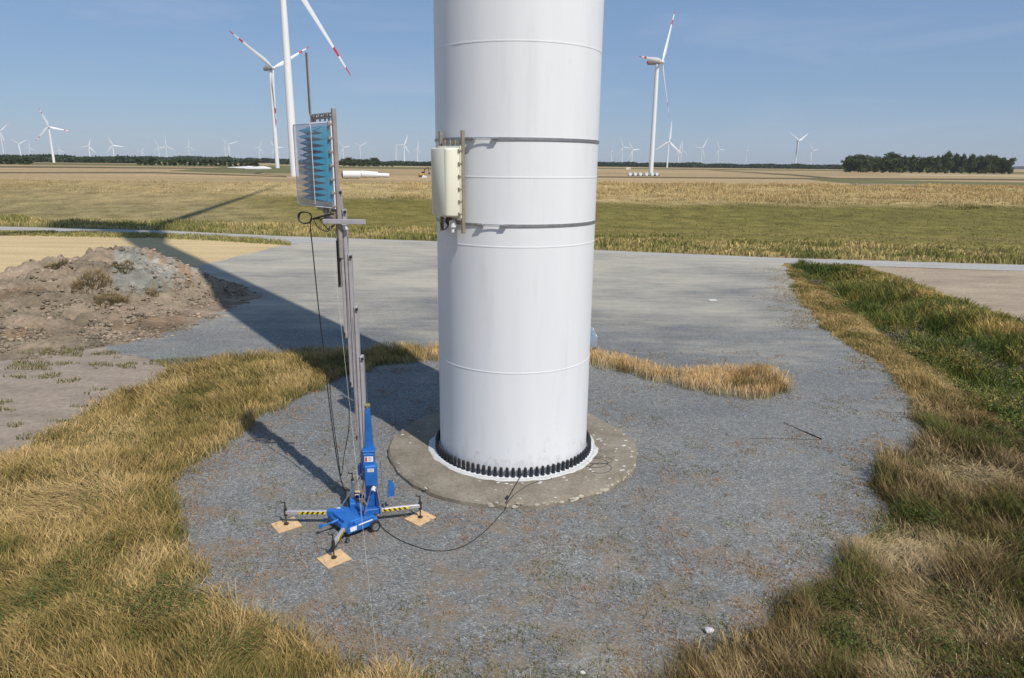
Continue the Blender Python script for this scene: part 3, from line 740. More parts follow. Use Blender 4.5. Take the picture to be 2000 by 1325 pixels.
# ------------------------------------------------------------------ radar antennas
def frame_rot(ang):                      # local x = along plate (towards the camera), y = outward, z up
    n_ = Vector((-math.sin(R(ang)), -math.cos(R(ang)), 0)); d_ = Vector((math.cos(R(ang)), -math.sin(R(ang)), 0))
    return math.atan2(d_.y, d_.x), n_, d_
def cover_mb(wd, h, dep, draft, rnd, thin=None, rows=1):
    """domed cover: footprint x in +-wd/2, bulging towards -y (outward), z in +-h/2"""
    m = MB(); secs = []
    steps = 8
    for i in range(steps+1):
        t = i/steps; yy = -dep*math.sin(t*math.pi/2) if rnd else -dep*t
        k = (1-math.cos(t*math.pi/2))
        secs.append((wd/2-(draft+rnd*.5)*k if rnd else wd/2-draft*t, h/2-draft*k if rnd else h/2-draft*t, yy))
    n = 8; c = .05
    def ring(hw, hh, y):
        out = []
        for sx, sz, a0 in ((1, 1, 0), (-1, 1, 90), (-1, -1, 180), (1, -1, 270)):
            for j in range(4):
                a = R(a0+j*30); out.append((sx*(hw-c)+c*math.cos(a), y, sz*(hh-c)+c*math.sin(a)))
        return out
    nn = 16; vs = []
    for hw, hh, y in secs: vs += ring(hw, hh, y)
    fs = [(i*nn+k, i*nn+(k+1) % nn, (i+1)*nn+(k+1) % nn, (i+1)*nn+k) for i in range(len(secs)-1) for k in range(nn)]
    fs.append(tuple((len(secs)-1)*nn+k for k in range(nn))); m.v = vs; m.f = fs; m.m = [0]*len(fs); return m
# cream antenna strapped to the tower
ang = 46; rz, n_, d_ = frame_rot(ang); Cc = Vector((TC[0]+.03, TC[1], 7.72))+n_*(TR+.20)
an = empty('radar_antenna', Cc, rz, label='cream curved fibreglass antenna box strapped flat against the big white tower', cat='antenna')
# local: x near edge (+), y: -y is outward after rotation? d_ x z -> check: local y axis = z x d_
ly = Vector((0, 0, 1)).cross(d_); sgn = 1 if ly.dot(n_) < 0 else -1
# with this layout local -y points outward when sgn == 1
cvm = cover_mb(.80, 1.62, .33, .02, .26); cvm.v = [(x, y*sgn, z) for x, y, z in cvm.v]
cvm.build('cover', M_CREAM, an, True)
MB().box((0, .02*sgn, 0), (.86, .035, 1.70), bev=.008).build('back_plate', M_CREAM, an)
for sx in (.42, -.42):
    MB().box((sx, .085*sgn, 0), (.060, .09, 2.42), bev=.006).build('mounting_rail', M_BRKT, an)
for sz in (1.0, -1.0):
    m = MB()
    m.box((0, .075*sgn, sz*.93), (.70, .06, .05), bev=.005)
    for q in (-.2, 0, .2): m.tube([(q, .05*sgn, sz*.86), (q, .05*sgn, sz*1.0)], .02, 6)
    m.build('cross_bracket', M_BRKT, an)
for i in range(6):
    m = MB(); z = .74-i*.296
    m.box((.415, .0, z), (.05, .10, .045), bev=.006); m.tube([(.43, -.06*sgn, z), (.43, .10*sgn, z)], .011, 6); m.box((.43, -.05*sgn, z), (.035, .02, .08), bev=.004)
    m.build('toggle_clamp', M_BRKT, an)
m = MB(); m.box((.16, -.04*sgn, -1.0), (.16, .14, .20), bev=.03); m.tube([(.16, -.04*sgn, -1.08), (.16, -.04*sgn, -1.2)], [.05, .04], 10); m.build('junction_box', M_WHITE, an)
m = MB(); m.tube([(-.05, -.02*sgn, -.85), (-.06, -.06*sgn, -.95), (-.02, -.02*sgn, -1.02)], .025, 7); m.tube([(.03, -.02*sgn, -.85), (.03, -.05*sgn, -.98)], .028, 7)
m.tube([(-.02, .0, -1.02), (-.15, -.02*sgn, -1.15), (-.3, 0, -1.16), (-.42, .05*sgn, -1.0), (-.36, .1*sgn, -.9), (-.1, .03*sgn, -1.05)], .014, 6)
m.build('cable_glands', M_BLACK, an, True)
def strap(z, name, cuts):
    m = MB(); n = 150; r = TR+.012
    def arc(a0, a1, hw, th, steps=90):
        vs = []; fs = []
        for i in range(steps+1):
            q = a0+(a1-a0)*i/steps
            for rr, zz in ((r, -hw), (r+th, -hw), (r+th, hw), (r, hw)):
                vs.append((TC[0]+rr*math.sin(q), TC[1]-rr*math.cos(q), z+zz))
        for i in range(steps):
            for k in range(4): fs.append((i*4+k, i*4+(k+1) % 4, (i+1)*4+(k+1) % 4, (i+1)*4+k))
        fs += [(3, 2, 1, 0), tuple(steps*4+k for k in range(4))]; m.add(vs, fs)
    arc(cuts[1], 2*math.pi+cuts[0], .032, .014)
    o = m.build(name, M_STEEL, None, True); o.parent = an; o.matrix_parent_inverse = (Matrix.Translation(Cc)@Matrix.Rotation(rz, 4, 'Z')).inverted()
    m = MB()
    for a, sg in ((cuts[0], -1), (cuts[1], 1)):
        for j, dz in enumerate((-.03, .03)):
            pass
        c = Vector((TC[0]+(r+.05)*math.sin(a), TC[1]-(r+.05)*math.cos(a), z)); rm = Matrix.Rotation(a, 3, 'Z')
        m.box(c, (.16, .09, .05), rm, bev=.01)
    c0 = Vector((TC[0]+(r+.07)*math.sin(cuts[0]), TC[1]-(r+.07)*math.cos(cuts[0]), z)); c1 = Vector((TC[0]+(r+.07)*math.sin(cuts[1]), TC[1]-(r+.07)*math.cos(cuts[1]), z))
    for dz in (-.012, .02): m.tube([c0+Vector((0, 0, dz)), c1+Vector((0, 0, dz))], .009, 6)
    o2 = m.build('turnbuckle', M_STEEL, o)
strap(8.74, 'strap', (R(-29), R(-14))); strap(6.73, 'strap', (R(-23), R(-8)))
for (z, cc) in ((8.74, -29), (6.73, -23)):
    pass

# blue absorber antenna in a clear cover on top of the lift
ang = 50; rz, n_, d_ = frame_rot(ang)
WB = 1.0; near = Vector((-3.72, 14.42, 8.10)); Cb = near-d_*(WB/2)
ab = empty('radar_antenna', Cb, rz, label='clear plastic antenna box with blue foam spikes inside, raised on the tall mast', cat='antenna')
HB = 1.72
cvm = cover_mb(WB-.04, HB, .40, .05, 0); cvm.v = [(x, y*sgn, z) for x, y, z in cvm.v]; cv = cvm.build('clear_cover', M_CLEAR, ab, True)
MB().box((0, .02*sgn, 0), (WB, .03, HB+.04), bev=.006).build('back_plate', M_WHITE, ab)
m = MB(); ex, ez, ey = .435, .81, -.392*sgn
m.tube([(-ex+.05, ey, -ez), (ex-.05, ey, -ez), (ex, ey, -ez+.05), (ex, ey, ez-.05), (ex-.05, ey, ez), (-ex+.05, ey, ez), (-ex, ey, ez-.05), (-ex, ey, -ez+.05), (-ex+.05, ey, -ez)], .009, 6)
for sx in (-1, 1):
    for sz in (-1, 1): m.tube([(sx*(ex+.045), -.01*sgn, sz*(ez+.045)), (sx*ex, ey, sz*ez)], .008, 6)
m.build('moulded_rim', paint('lilac grey plastic', (.56, .54, .60), .35), cv, True)
m = MB(); NR = 12
m.box((0, -.055*sgn, .02), (WB-.14, .11, HB-.22))
hz = (HB-.24)/NR; NCp = 3; wx = (WB-.16)/NCp
for i in range(NR):
    z = .02-(HB-.24)/2+hz*(i+.5)
    for j in range(NCp):
        xx = -(WB-.16)/2+wx*(j+.5); b = -.11*sgn; tpy = -.365*sgn
        vs = [(xx-wx/2, b, z-hz/2), (xx+wx/2, b, z-hz/2), (xx+wx/2, b, z+hz/2), (xx-wx/2, b, z+hz/2), (xx, tpy, z)]
        m.add(vs, [(0, 1, 4), (1, 2, 4), (2, 3, 4), (3, 0, 4)])
m.build('absorber_foam', M_FOAM, ab)
for sx, h0, h1 in ((.50, -1.9, 1.12), (-.50, -.9, 1.02)):
    MB().box((sx, .085*sgn, (h0+h1)/2), (.075, .085, h1-h0), bev=.006).build('mounting_rail', M_ALUD, ab)
for i in range(7):
    z = HB/2-.04-i*(HB-.08)/6; m = MB(); m.box((.485, 0, z), (.05, .09, .045), bev=.006); m.box((.50, -.045*sgn, z), (.03, .02, .08), bev=.004); m.build('toggle_clamp', M_ALUD, ab)
m = MB()
m.box((0, .085*sgn, .96), (.95, .05, .05), bev=.004); m.box((0, .06*sgn, 1.03), (.90, .04, .03), bev=.004)
for q in (-.35, -.12, .12, .3): m.tube([(q, .07*sgn, .86), (q, .07*sgn, 1.05)], .02, 6); m.box((q, .05*sgn, 1.0), (.06, .06, .05), bev=.006)
m.build('cross_bracket', M_ALUD, ab)
m = MB(); m.box((0, .07*sgn, -.92), (.9, .05, .05)); 
for q in (.05, .2, .33): m.tube([(q, -.02*sgn, -.84), (q, -.03*sgn, -.98)], .03, 8)
m.box((.3, -.05*sgn, -1.03), (.22, .12, .12), bev=.02); m.build('lower_bracket', M_ALUD, ab)
m = MB(); zt = 1.05
m.tube([(-.50, .06*sgn, zt-.06), (-.56, .06*sgn, zt-.03), (-.60, .06*sgn, zt+.05), (-.60, .06*sgn, zt+1.22)], .014, 8)
m.tube([(-.60, .06*sgn, zt+1.22), (-.52, .06*sgn, zt+1.22), (-.52, .06*sgn, zt-.04)], .014, 8)
m.box((-.56, .06*sgn, zt+.62), (.07, .008, 1.16)); m.build('calibration_rod', M_ALUD, ab, True)
m = MB(); m.tube([(.33, -.05*sgn, -1.0), (.2, -.2*sgn, -1.12), (.33, -.1*sgn, -1.3), (.45, 0, -1.2)], .012, 6); m.build('cable_tail', M_BLACK, ab, True)
MB().box((.52, .16*sgn, -1.25), (.34, .06, .10), bev=.01).build('mast_clamp', M_WHITE, ab)

# ------------------------------------------------------------------ mast lift
LO = Vector((-3.50, 14.30, 0.013))
lift = empty('mast_lift', LO, label='blue mast lift on four outriggers with a tall silver telescopic mast beside the tower', cat='lift')
def P(x, y, z): return Vector((x-LO.x, y-LO.y, z))
A45 = Matrix.Rotation(R(-47), 3, 'Z')
cc = P(-3.62, 14.18, 0)
m = MB()
m.box(cc+Vector((0, 0, .21)), (.92, .78, .15), A45, bev=.02)
m.box(cc+A45@Vector((-.02, -.18, .335)), (.80, .34, .10), A45, bev=.015)
m.box(cc+A45@Vector((-.12, .28, .335)), (.66, .14, .11), A45, bev=.015)
m.box(cc+A45@Vector((.38, .05, .32)), (.14, .5, .09), A45, bev=.012)
m.build('chassis', M_BLUE, lift)
m = MB(); m.box(cc+A45@Vector((-.30, -.18, .388)), (.16, .11, .006), A45); m.box(cc+A45@Vector((.465, -.25, .24)), (.006, .16, .10), A45); m.build('sticker', M_LABEL, lift)
m = MB(); m.box(cc+A45@Vector((.464, .06, .285)), (.006, .36, .03), A45); m.build('lettering_strip', M_LABEL, lift)
# wheel
def wheel(c, axis_rot, r=.10, wd=.06):
    m = MB(); m.lathe([(r*.62, -wd/2), (r*.95, -wd/2), (r, -wd/3), (r, wd/3), (r*.95, wd/2), (r*.62, wd/2)], n=24)
    o = m.build('wheel', M_BLACK, lift, True, c); o.rotation_euler = axis_rot
    m = MB(); m.lathe([(.01, wd*.55), (r*.2, wd*.55), (r*.25, wd*.3), (r*.62, wd*.35), (r*.66, wd*.5), (r*.66, -wd*.5), (.01, -wd*.4)], n=20); m.build('rim', M_STEEL, o, True)
wrot = (R(90), 0, R(43))
wheel(cc+A45@Vector((.53, .26, .14)), wrot, .135); wheel(cc+A45@Vector((-.50, .26, .14)), wrot, .135)
wheel(cc+A45@Vector((.53, -.45, .06)), wrot, .05, .04)
# outriggers: (pad xy, root xy, hazard length)
PADS = [(-5.17, 14.20), (-2.12, 14.58), (-3.72, 12.84), (-3.98, 15.75)]
ROOT = [(-4.12, 14.22), (-3.10, 14.33), (-3.65, 13.55), (-3.75, 14.75)]
for i, ((px_, py_), (rx, ry)) in enumerate(zip(PADS, ROOT)):
    a = P(rx, ry, .34); b = P(px_, py_, .34); dv = (b-a); L = dv.length; rm = Matrix.Rotation(math.atan2(dv.y, dv.x), 3, 'Z')
    m = MB(); m.box((a+b)/2, (L, .075, .085), rm, bev=.008)
    ob = m.build('outrigger', M_ALU, lift)
    m = MB(); m.box(a+rm@Vector((-.08, 0, 0)), (.34, .13, .14), rm, bev=.012); m.build('outrigger_socket', M_BLUE, lift)
    # hazard stripes on the beam sides
    Ls = min(L-.30, .62); x0 = .12; my = MB(); mk = MB(); hh = .031
    for sd in (-1, 1):
        yy = sd*.0395
        my.box(a+rm@Vector((x0+Ls/2, yy, 0)), (Ls, .004, hh*2), rm)
        nst = int(Ls/.115)
        for k in range(nst):
            xs_ = x0+.02+k*.115; yo = yy+sd*.0035
            vs = [a+rm@Vector(v) for v in ((xs_, yo, hh), (xs_+.05, yo, hh), (xs_+.095, yo, -hh), (xs_+.045, yo, -hh))]
            mk.add(vs, [(0, 1, 2, 3)])
    hz_ = my.build('hazard_sticker', M_YEL, ob); mk.build('stripes', M_BLACK, hz_)
    # screw jack standing on the pad
    m = MB(); m.tube([b+Vector((0, 0, -.30)), b+Vector((0, 0, .26))], .016, 8); m.tube([b+Vector((0, 0, -.09)), b+Vector((0, 0, .09))], .04, 10)
    m.lathe([(.01, -.30), (.055, -.30), (.06, -.285), (.03, -.27), (.01, -.26)], c=tuple(b), n=14)
    m.tube([b+Vector((-.02, 0, .24)), b+Vector((-.09, .02, .23)), b+Vector((-.09, .02, .28))], .012, 6)
    m.build('screw_jack', paint('dark jack steel', (.06, .05, .045), .5, .5) if i == 0 else bpy.data.materials['dark jack steel'], lift, True)
# telescopic sections
SEC = [(-3.30, .40, 2.95), (-3.335, .45, 4.0), (-3.41, 1.0, 5.12), (-3.485, 2.0, 6.26), (-3.56, 3.28, 7.20), (-3.635, 4.42, 7.6), (-3.70, 5.55, 9.0)]
for i, (x, z0, z1) in enumerate(SEC[1:]):
    m = MB(); y = 14.56; dk = i % 2
    m.box(P(x, y+.03, (z0+z1)/2), (.062, .18, z1-z0), bev=.008)
    for sx in (-1, 1): m.box(P(x+sx*.036, y-.045, (z0+z1)/2), (.012, .022, z1-z0-.02))
    m.box(P(x-.005, y+.03, (z0+z1)/2), (.03, .195, z1-z0-.03))
    o = m.build('mast_section', M_ALU if i < 5 else M_ALUD, lift)
    mm = MB(); mm.box(P(x+.03, y-.075, z1-.05), (.05, .04, .05), bev=.008); mm.tube([P(x+.01, y-.09, z1-.05), P(x+.06, y-.09, z1-.05)], .028, 10)
    mm.box(P(x-.03, y-.075, z0+.08), (.03, .03, .10), bev=.006); mm.build('pulley_bracket', M_BLACK, o, False)
m = MB(); m.box(P(-3.735, 14.50, 6.05), (.012, .09, 1.0)); m.tube([P(-3.70, 14.47, 5.6), P(-3.70, 14.47, 6.6)], .018, 8); m.build('chain_guard', M_BLACK, lift)
m = MB(); m.tube([P(-3.47, 14.47, 4.9), P(-3.40, 14.46, 1.0)], .004, 5); m.tube([P(-3.60, 14.47, 6.9), P(-3.44, 14.46, 1.1)], .004, 5); m.tube([P(-3.25, 14.47, 3.9), P(-3.2, 14.46, 1.9)], .004, 5); m.build('lifting_rope', M_STEEL, lift)
# blue base column with taper
m = MB(); vs = []
for (z, hx, hy) in ((.30, .10, .10), (1.75, .10, .10), (1.95, .075, .08), (2.80, .045, .055)):
    for sx, sy in ((-1, -1), (1, -1), (1, 1), (-1, 1)): vs.append(P(-3.24+sx*hx, 14.52+sy*hy, z))
fs = [(i*4+k, i*4+(k+1) % 4, (i+1)*4+(k+1) % 4, (i+1)*4+k) for i in range(3) for k in range(4)]+[(0, 3, 2, 1), (12, 13, 14, 15)]
m.add(vs, fs); m.build('column', M_BLUE, lift)
m = MB(); m.tube([P(-3.29, 14.52, 2.85), P(-3.19, 14.52, 2.85)], .05, 12); m.box(P(-3.24, 14.52, 2.83), (.05, .13, .09), bev=.01); m.build('head_pulley', paint('brass pulley', (.30, .27, .14), .5, .4), lift, True)
T12 = Matrix.Rotation(R(8), 3, 'Z')
m = MB(); m.box(P(-3.23, 14.36, 1.64), (.26, .22, .30), T12, bev=.02); m.box(P(-3.23, 14.40, 1.82), (.30, .26, .05), T12, bev=.015); m.build('winch_housing', M_BLUE, lift)
m = MB(); m.box(P(-3.17, 14.24, 1.29), (.28, .20, .50), T12, bev=.025); m.box(P(-3.33, 14.30, 1.35), (.06, .12, .45), T12, bev=.01); mb_ = m.build('control_box', M_BLUE, lift)
m = MB(); m.box(T12@Vector((0, 0, 0))+P(-3.205, 14.247, 1.66), (.19, .005, .13), T12); lb = m.build('warning_label', M_LABEL, lift)
m = MB(); m.box(P(-3.265, 14.2355, 1.66), (.045, .005, .11), T12); m.build('red_print', M_LRED, lb)
m = MB()
for k in range(4): m.box(P(-3.185, 14.2475, 1.70-k*.025), (.08-.02*(k % 2), .005, .007), T12)
m.build('text_lines', M_LGREY, lb)
m = MB(); m.box(P(-3.15, 14.1365, 1.44), (.14, .005, .08), T12); lb2 = m.build('rating_label', M_LABEL, lift)
m = MB(); 
for k in range(3): m.box(P(-3.15, 14.134, 1.465-k*.022), (.11, .004, .006), T12)
m.build('text_lines', M_LGREY, lb2)
m = MB(); m.tube([P(-3.31, 14.21, 1.38), P(-3.31, 14.18, 1.38)], .028, 12); m.tube([P(-3.30, 14.21, 1.12), P(-3.30, 14.185, 1.12)], .02, 12); m.build('red_button', M_LRED, lift, True)
m = MB(); m.tube([P(-3.10, 14.16, 1.0), P(-3.10, 14.08, 1.0)], .045, 14); m.tube([P(-3.10, 14.08, 1.0), P(-3.05, 14.04, .98)], .02, 8); m.build('plug_socket', M_WHITE, lift, True)
m = MB(); m.box(P(-3.46, 14.38, 1.35), (.05, .14, .28), bev=.02); m.build('cable_reel', M_BLUED, lift)
# lower mast body (blue/black) and braces
m = MB(); m.box(P(-3.22, 14.52, .70), (.24, .16, .80), bev=.015); m.build('mast_foot', M_BLUED, lift)
m = MB(); m.box(P(-3.30, 14.425, .65), (.05, .02, .85)); m.box(P(-3.17, 14.425, .65), (.04, .02, .85)); m.build('guide_strip', M_BLUE, lift)
for a, b in (((-2.98, 14.45, 1.55), (-2.92, 14.35, .38)), ((-3.16, 14.30, 1.0), (-3.33, 14.10, .36)), ((-3.10, 14.35, 1.05), (-2.95, 14.20, .36)), ((-3.35, 14.35, 1.3), (-3.42, 14.15, .36)), ((-3.45, 14.55, 1.15), (-3.95, 14.40, .36))):
    m = MB(); m.tube([P(*a), P(*b)], .015, 8); m.build('brace', M_STEEL, lift, True)
m = MB(); m.prism([(-.09, -.22), (.09, -.22), (.09, .10), (.0, .22), (-.05, .22)], -.01, .01, Matrix.Rotation(R(35), 3, 'Z')@Matrix.Rotation(R(90), 3, 'X'), P(-2.86, 14.90, .62)); m.build('loading_fork', M_BLUE, lift)
m = MB(); m.tube([P(-2.86, 14.86, .4), P(-3.05, 14.45, .42), P(-3.05, 14.4, .8)], .03, 8); m.build('fork_hinge', M_STEEL, lift, True)
m = MB(); m.tube([P(-4.02, 13.85, .28), P(-3.90, 13.95, .30)], .035, 10); m.tube([P(-4.20, 13.74, .26), P(-3.96, 13.90, .29)], .02, 8); m.box(P(-4.23, 13.72, .27), (.03, .08, .11), A45, bev=.005); m.build('tow_coupling', M_BLUE, lift, True)
m = MB(); m.tube([P(-3.80, 15.10, .36), P(-3.66, 14.98, .44), P(-3.52, 14.95, .36)], .02, 6); m.box(P(-3.62, 14.95, .36), (.2, .05, .06)); m.build('handle_frame', M_BLUED, lift)
m = MB(); 
for q in (0, 1): m.tube([P(-3.72+.05*q, 13.35, .36), P(-3.70-.03*q, 13.1, .22), P(-3.74, 12.95, .34), P(-3.66, 12.9, .26)], .018, 6)
m.build('ratchet_strap', M_BLACK, lift, True)
# crossbar on the carriage
crossb = MB(); crossb.box(P(-3.52, 14.36, 6.96), (.90, .05, .10), Matrix.Rotation(R(-3), 3, 'Z'), bev=.006); crossb.build('crossbar', M_ALU, lift)

# plywood pads
for (px_, py_), rzp, lab in zip(PADS, (38, 50, 42, 12), ('square plywood board under the left outrigger', 'square plywood board under the right outrigger, near the concrete rim',
        'square plywood board under the front outrigger', 'pale plywood board under the rear outrigger, behind the mast')):
    m = MB(); s_ = .50 if py_ < 15.5 else .30; m.box((0, 0, 0), (s_*1.1, s_, .022), bev=.003); o = m.build('plywood_pad', M_PLY, None, False, (px_, py_, .026)); o.rotation_euler = (0, 0, R(rzp))
    tag(o, lab, 'board', 'plywood boards under the outriggers')

# ------------------------------------------------------------------ cables and small things
def curve_pts(pts, k=6):
    pts = [Vector(p) for p in pts]; out = []
    for i in range(len(pts)-1):
        p0 = pts[max(i-1, 0)]; p1 = pts[i]; p2 = pts[i+1]; p3 = pts[min(i+2, len(pts)-1)]
        for j in range(k):
            t = j/k; out.append(.5*((2*p1)+(p2-p0)*t+(2*p0-5*p1+4*p2-p3)*t*t+(3*p1-p0-3*p2+p3)*t**3))
    out.append(pts[-1]); return out
def gp(px, py, z=.025):
    x, y = G(px, py, z)
    if (x-TC[0])**2+(y-TC[1])**2 < 3.6**2: x, y = G(px, py, .175); return (x, y, .175)
    return (x, y, z)
pts = [at(638, 425, 14.35), at(628, 428, 14.4), at(612, 428, 14.5), at(606, 436, 14.6), at(612, 500, 14.8), at(622, 600, 15.0), at(633, 690, 15.2), at(641, 770, 15.3), at(650, 840, 15.5), at(657, 890, 15.8), at(664, 928, 16.2)]
x, y = G(668, 945); pts.append(Vector((x, y, .03))); x, y = G(690, 985, .3); pts.append(Vector((x, y, .04)))
m = MB(); m.tube(curve_pts(pts), .013, 6)
for a_c in range(2):
    cpt = at(595, 425, 14.45); ring = [cpt+Vector((math.cos(t*.35)*.15*(1-.1*a_c), .03*math.sin(t*.9)+a_c*.03, math.sin(t*.35)*.12-.01*a_c)) for t in range(19)]
    m.tube(ring, .012, 6)
m.tube(curve_pts([at(612, 428, 14.5), at(625, 424, 14.4), at(640, 420, 14.4), at(652, 418, 14.4)]), .022, 6)
m.tube(curve_pts([at(612, 428, 14.4), at(622, 445, 14.4), at(640, 452, 14.4), at(652, 440, 14.4)]), .010, 5)
tag(m.build('hanging_cable', M_BLACK, None, True), 'black cable with a small coil hanging from the clear antenna box to the gravel', 'cable')
pts = [at(643, 700, 15.0), at(645, 770, 15.1), at(652, 830, 15.3), at(660, 890, 15.6), at(666, 930, 16.0), at(672, 890, 15.5), at(681, 840, 15.2), at(682, 800, 15.0), at(684, 760, 14.8)]
tag(MB().tube(curve_pts(pts), .010, 6).build('hanging_cable', M_BLACK, None, True), 'thinner second cable sagging in a narrow V just behind the mast', 'cable')
pts = [gp(*p) for p in ((738, 1016), (748, 1032), (772, 1050), (800, 1063), (835, 1074), (870, 1076), (905, 1067), (935, 1048), (960, 1025), (978, 1005), (986, 996), (992, 980), (1008, 964), (1030, 949), (1050, 941), (1075, 936), (1080, 928), (1110, 915), (1135, 908), (1150, 896), (1160, 884))]
tag(MB().tube(curve_pts(pts), .010, 6).build('ground_cable', M_BLACK, None, True), 'long black cable curving over the gravel from the blue lift onto the plinth', 'cable')
m = MB()
for (cx, cy, a, b) in ((1163, 905, 24, 9), (1170, 900, 26, 7), (1172, 915, 22, 10)):
    m.tube([gp(cx+a*math.cos(t*.3), cy+b*math.sin(t*.3)) for t in range(22)], .012, 6)
tag(m.build('cable_coil', M_BLACK, None, True), 'loose loops of brown-black cable lying on the right of the concrete plinth', 'cable')
m = MB(); m.tube([Vector(gp(1019, 930))+Vector((0, 0, .05)), Vector(gp(1003, 955))+Vector((0, 0, .02)), gp(988, 982)], .012, 6); m.box(Vector(gp(990, 974))+Vector((0, 0, .03)), (.05, .14, .06), Matrix.Rotation(R(-15), 3, 'Z'), bev=.01)
tag(m.build('lashing_strap', M_BLACK, None, True), 'short dark strap with buckle from the bolts across the front of the plinth', 'strap')
a = at(645, 440, 14.33); x, y = G(742, 1340); tag(MB().tube([a, (x, y, 0)], .0030, 5).build('guy_rope', M_ROPE, None, True), 'thin pale guy rope slanting from the mast crossbar to the ground near the camera', 'rope')
m = MB(); pa = Vector(gp(1530, 825, .04)); pb = Vector(gp(1605, 858, .03)); m.tube([pa, pa.lerp(pb, .55)], .010, 6); m.tube([pa.lerp(pb, .55), pb], .02, 8); m.box(pa.lerp(pb, .8), (.09, .05, .05), bev=.01)
tag(m.build('black_pole', M_BLACK, None, True), 'black jointed rod lying slanted on the gravel right of the tower', 'rod')
m = MB(); m.tube(curve_pts([gp(1465, 857), gp(1510, 856), gp(1560, 858), gp(1603, 859)]), .006, 5); tag(m.build('thin_wire', M_BLACK, None, True), 'thin dark wire lying level beside the black rod on the gravel', 'wire')
def rock(name, loc, s, mat, seed, flat=.7, fine=2):
    import bmesh
    bm = bmesh.new(); bmesh.ops.create_icosphere(bm, subdivisions=fine, radius=1); r = random.Random(seed)
    pl = [Vector((r.gauss(0, 1), r.gauss(0, 1), r.gauss(0, 1))).normalized() for _ in range(9)]
    for v in bm.verts:
        for p in pl:
            d = v.co.dot(p)-.72
            if d > 0: v.co -= p*d
        v.co = Vector((v.co.x*s, v.co.y*s*.8, v.co.z*s*flat))
    me = bpy.data.meshes.new(name); bm.to_mesh(me); bm.free(); me.materials.append(mat); o = bpy.data.objects.new(name, me); COL.objects.link(o); o.location = loc; return o
x, y = G(1385, 1238); tag(rock('stone', (x, y, .06), .10, M_STONE, 3), 'large white stone on the gravel near the bottom right grass', 'stone')
x, y = G(1138, 1318); tag(rock('stone', (x, y, .04), .05, M_STONE, 5), 'small white stone at the bottom edge of the gravel', 'stone')
x, y = G(1392, 588); tag(rock('stone', (x, y, .05), .28, M_STONE, 8, .2), 'flat pale stone far out on the crane pad right of the tower', 'stone')
x, y = G(723, 683); tag(rock('stone', (x, y, .04), .09, M_STONE, 9), 'tiny white stone behind the mast at the edge of the tower shadow', 'stone')

# car almost hidden behind the tower
car = empty('parked_car', (1.56, 29.75, 0.013), 0, label='silver blue car parked behind the big tower, only its nose showing', cat='car')
m = MB(); prof = [(-2.1, .35), (-2.15, .75), (-2.0, .95), (-1.1, 1.0), (1.05, 1.08), (2.0, 1.02), (2.17, .85), (2.18, .38), (1.9, .28), (-1.9, .28)]
import bmesh as _b
vs = []; secs = [(-.86, .88), (-.88, .97), (0, 1.0), (.88, .97), (.86, .88)]
def carloft(prof, W, inset):
    m = MB(); rows = [(-W/2, inset), (-W/2+.06, 1), (W/2-.06, 1), (W/2, inset)]; n = len(prof); vs = []
    cx = sum(p[0] for p in prof)/n; cz = sum(p[1] for p in prof)/n
    for y, k in rows: vs += [(cx+(p[0]-cx)*k, y, cz+(p[1]-cz)*k) for p in prof]
    fs = [(i*n+k, i*n+(k+1) % n, (i+1)*n+(k+1) % n, (i+1)*n+k) for i in range(3) for k in range(n)]+[tuple(range(n))[::-1], tuple(3*n+k for k in range(n))]
    m.add(vs, fs); return m
carloft(prof, 1.78, .955).build('body', M_CARP, car, True)
carloft([(-1.85, .96), (-1.6, 1.62), (-.3, 1.74), (1.0, 1.66), (1.85, 1.05)], 1.56, .93).build('cabin', M_GLASSD, car, True)
carloft([(-1.6, 1.63), (-.3, 1.75), (1.0, 1.67), (.95, 1.70), (-.35, 1.79), (-1.55, 1.67)], 1.42, .97).build('roof', M_CARP, car, True)
for sx in (-1.35, 1.38):
    for sy in (-.80, .80):
        o = MB().lathe([(.19, -.1), (.30, -.1), (.32, -.06), (.32, .06), (.30, .1), (.19, .1)], n=24).build('wheel', M_BLACK, car, True, (sx, sy, .32)); o.rotation_euler = (R(90), 0, 0)
        MB().lathe([(.01, -.08), (.2, -.09), (.2, .09), (.01, .08)], n=20).build('rim', M_STEEL, o, True)
for sy in (-.62, .62): MB().box((2.12, sy, .80), (.12, .36, .16), bev=.03).build('headlight', M_LABEL, car)
MB().box((2.17, 0, .50), (.06, 1.1, .16), bev=.01).build('grille', M_BLACK, car)
for sy in (-.93, .93): MB().box((1.45, sy, 1.18), (.12, .2, .18), bev=.03).build('wing_mirror', M_CARP, car)

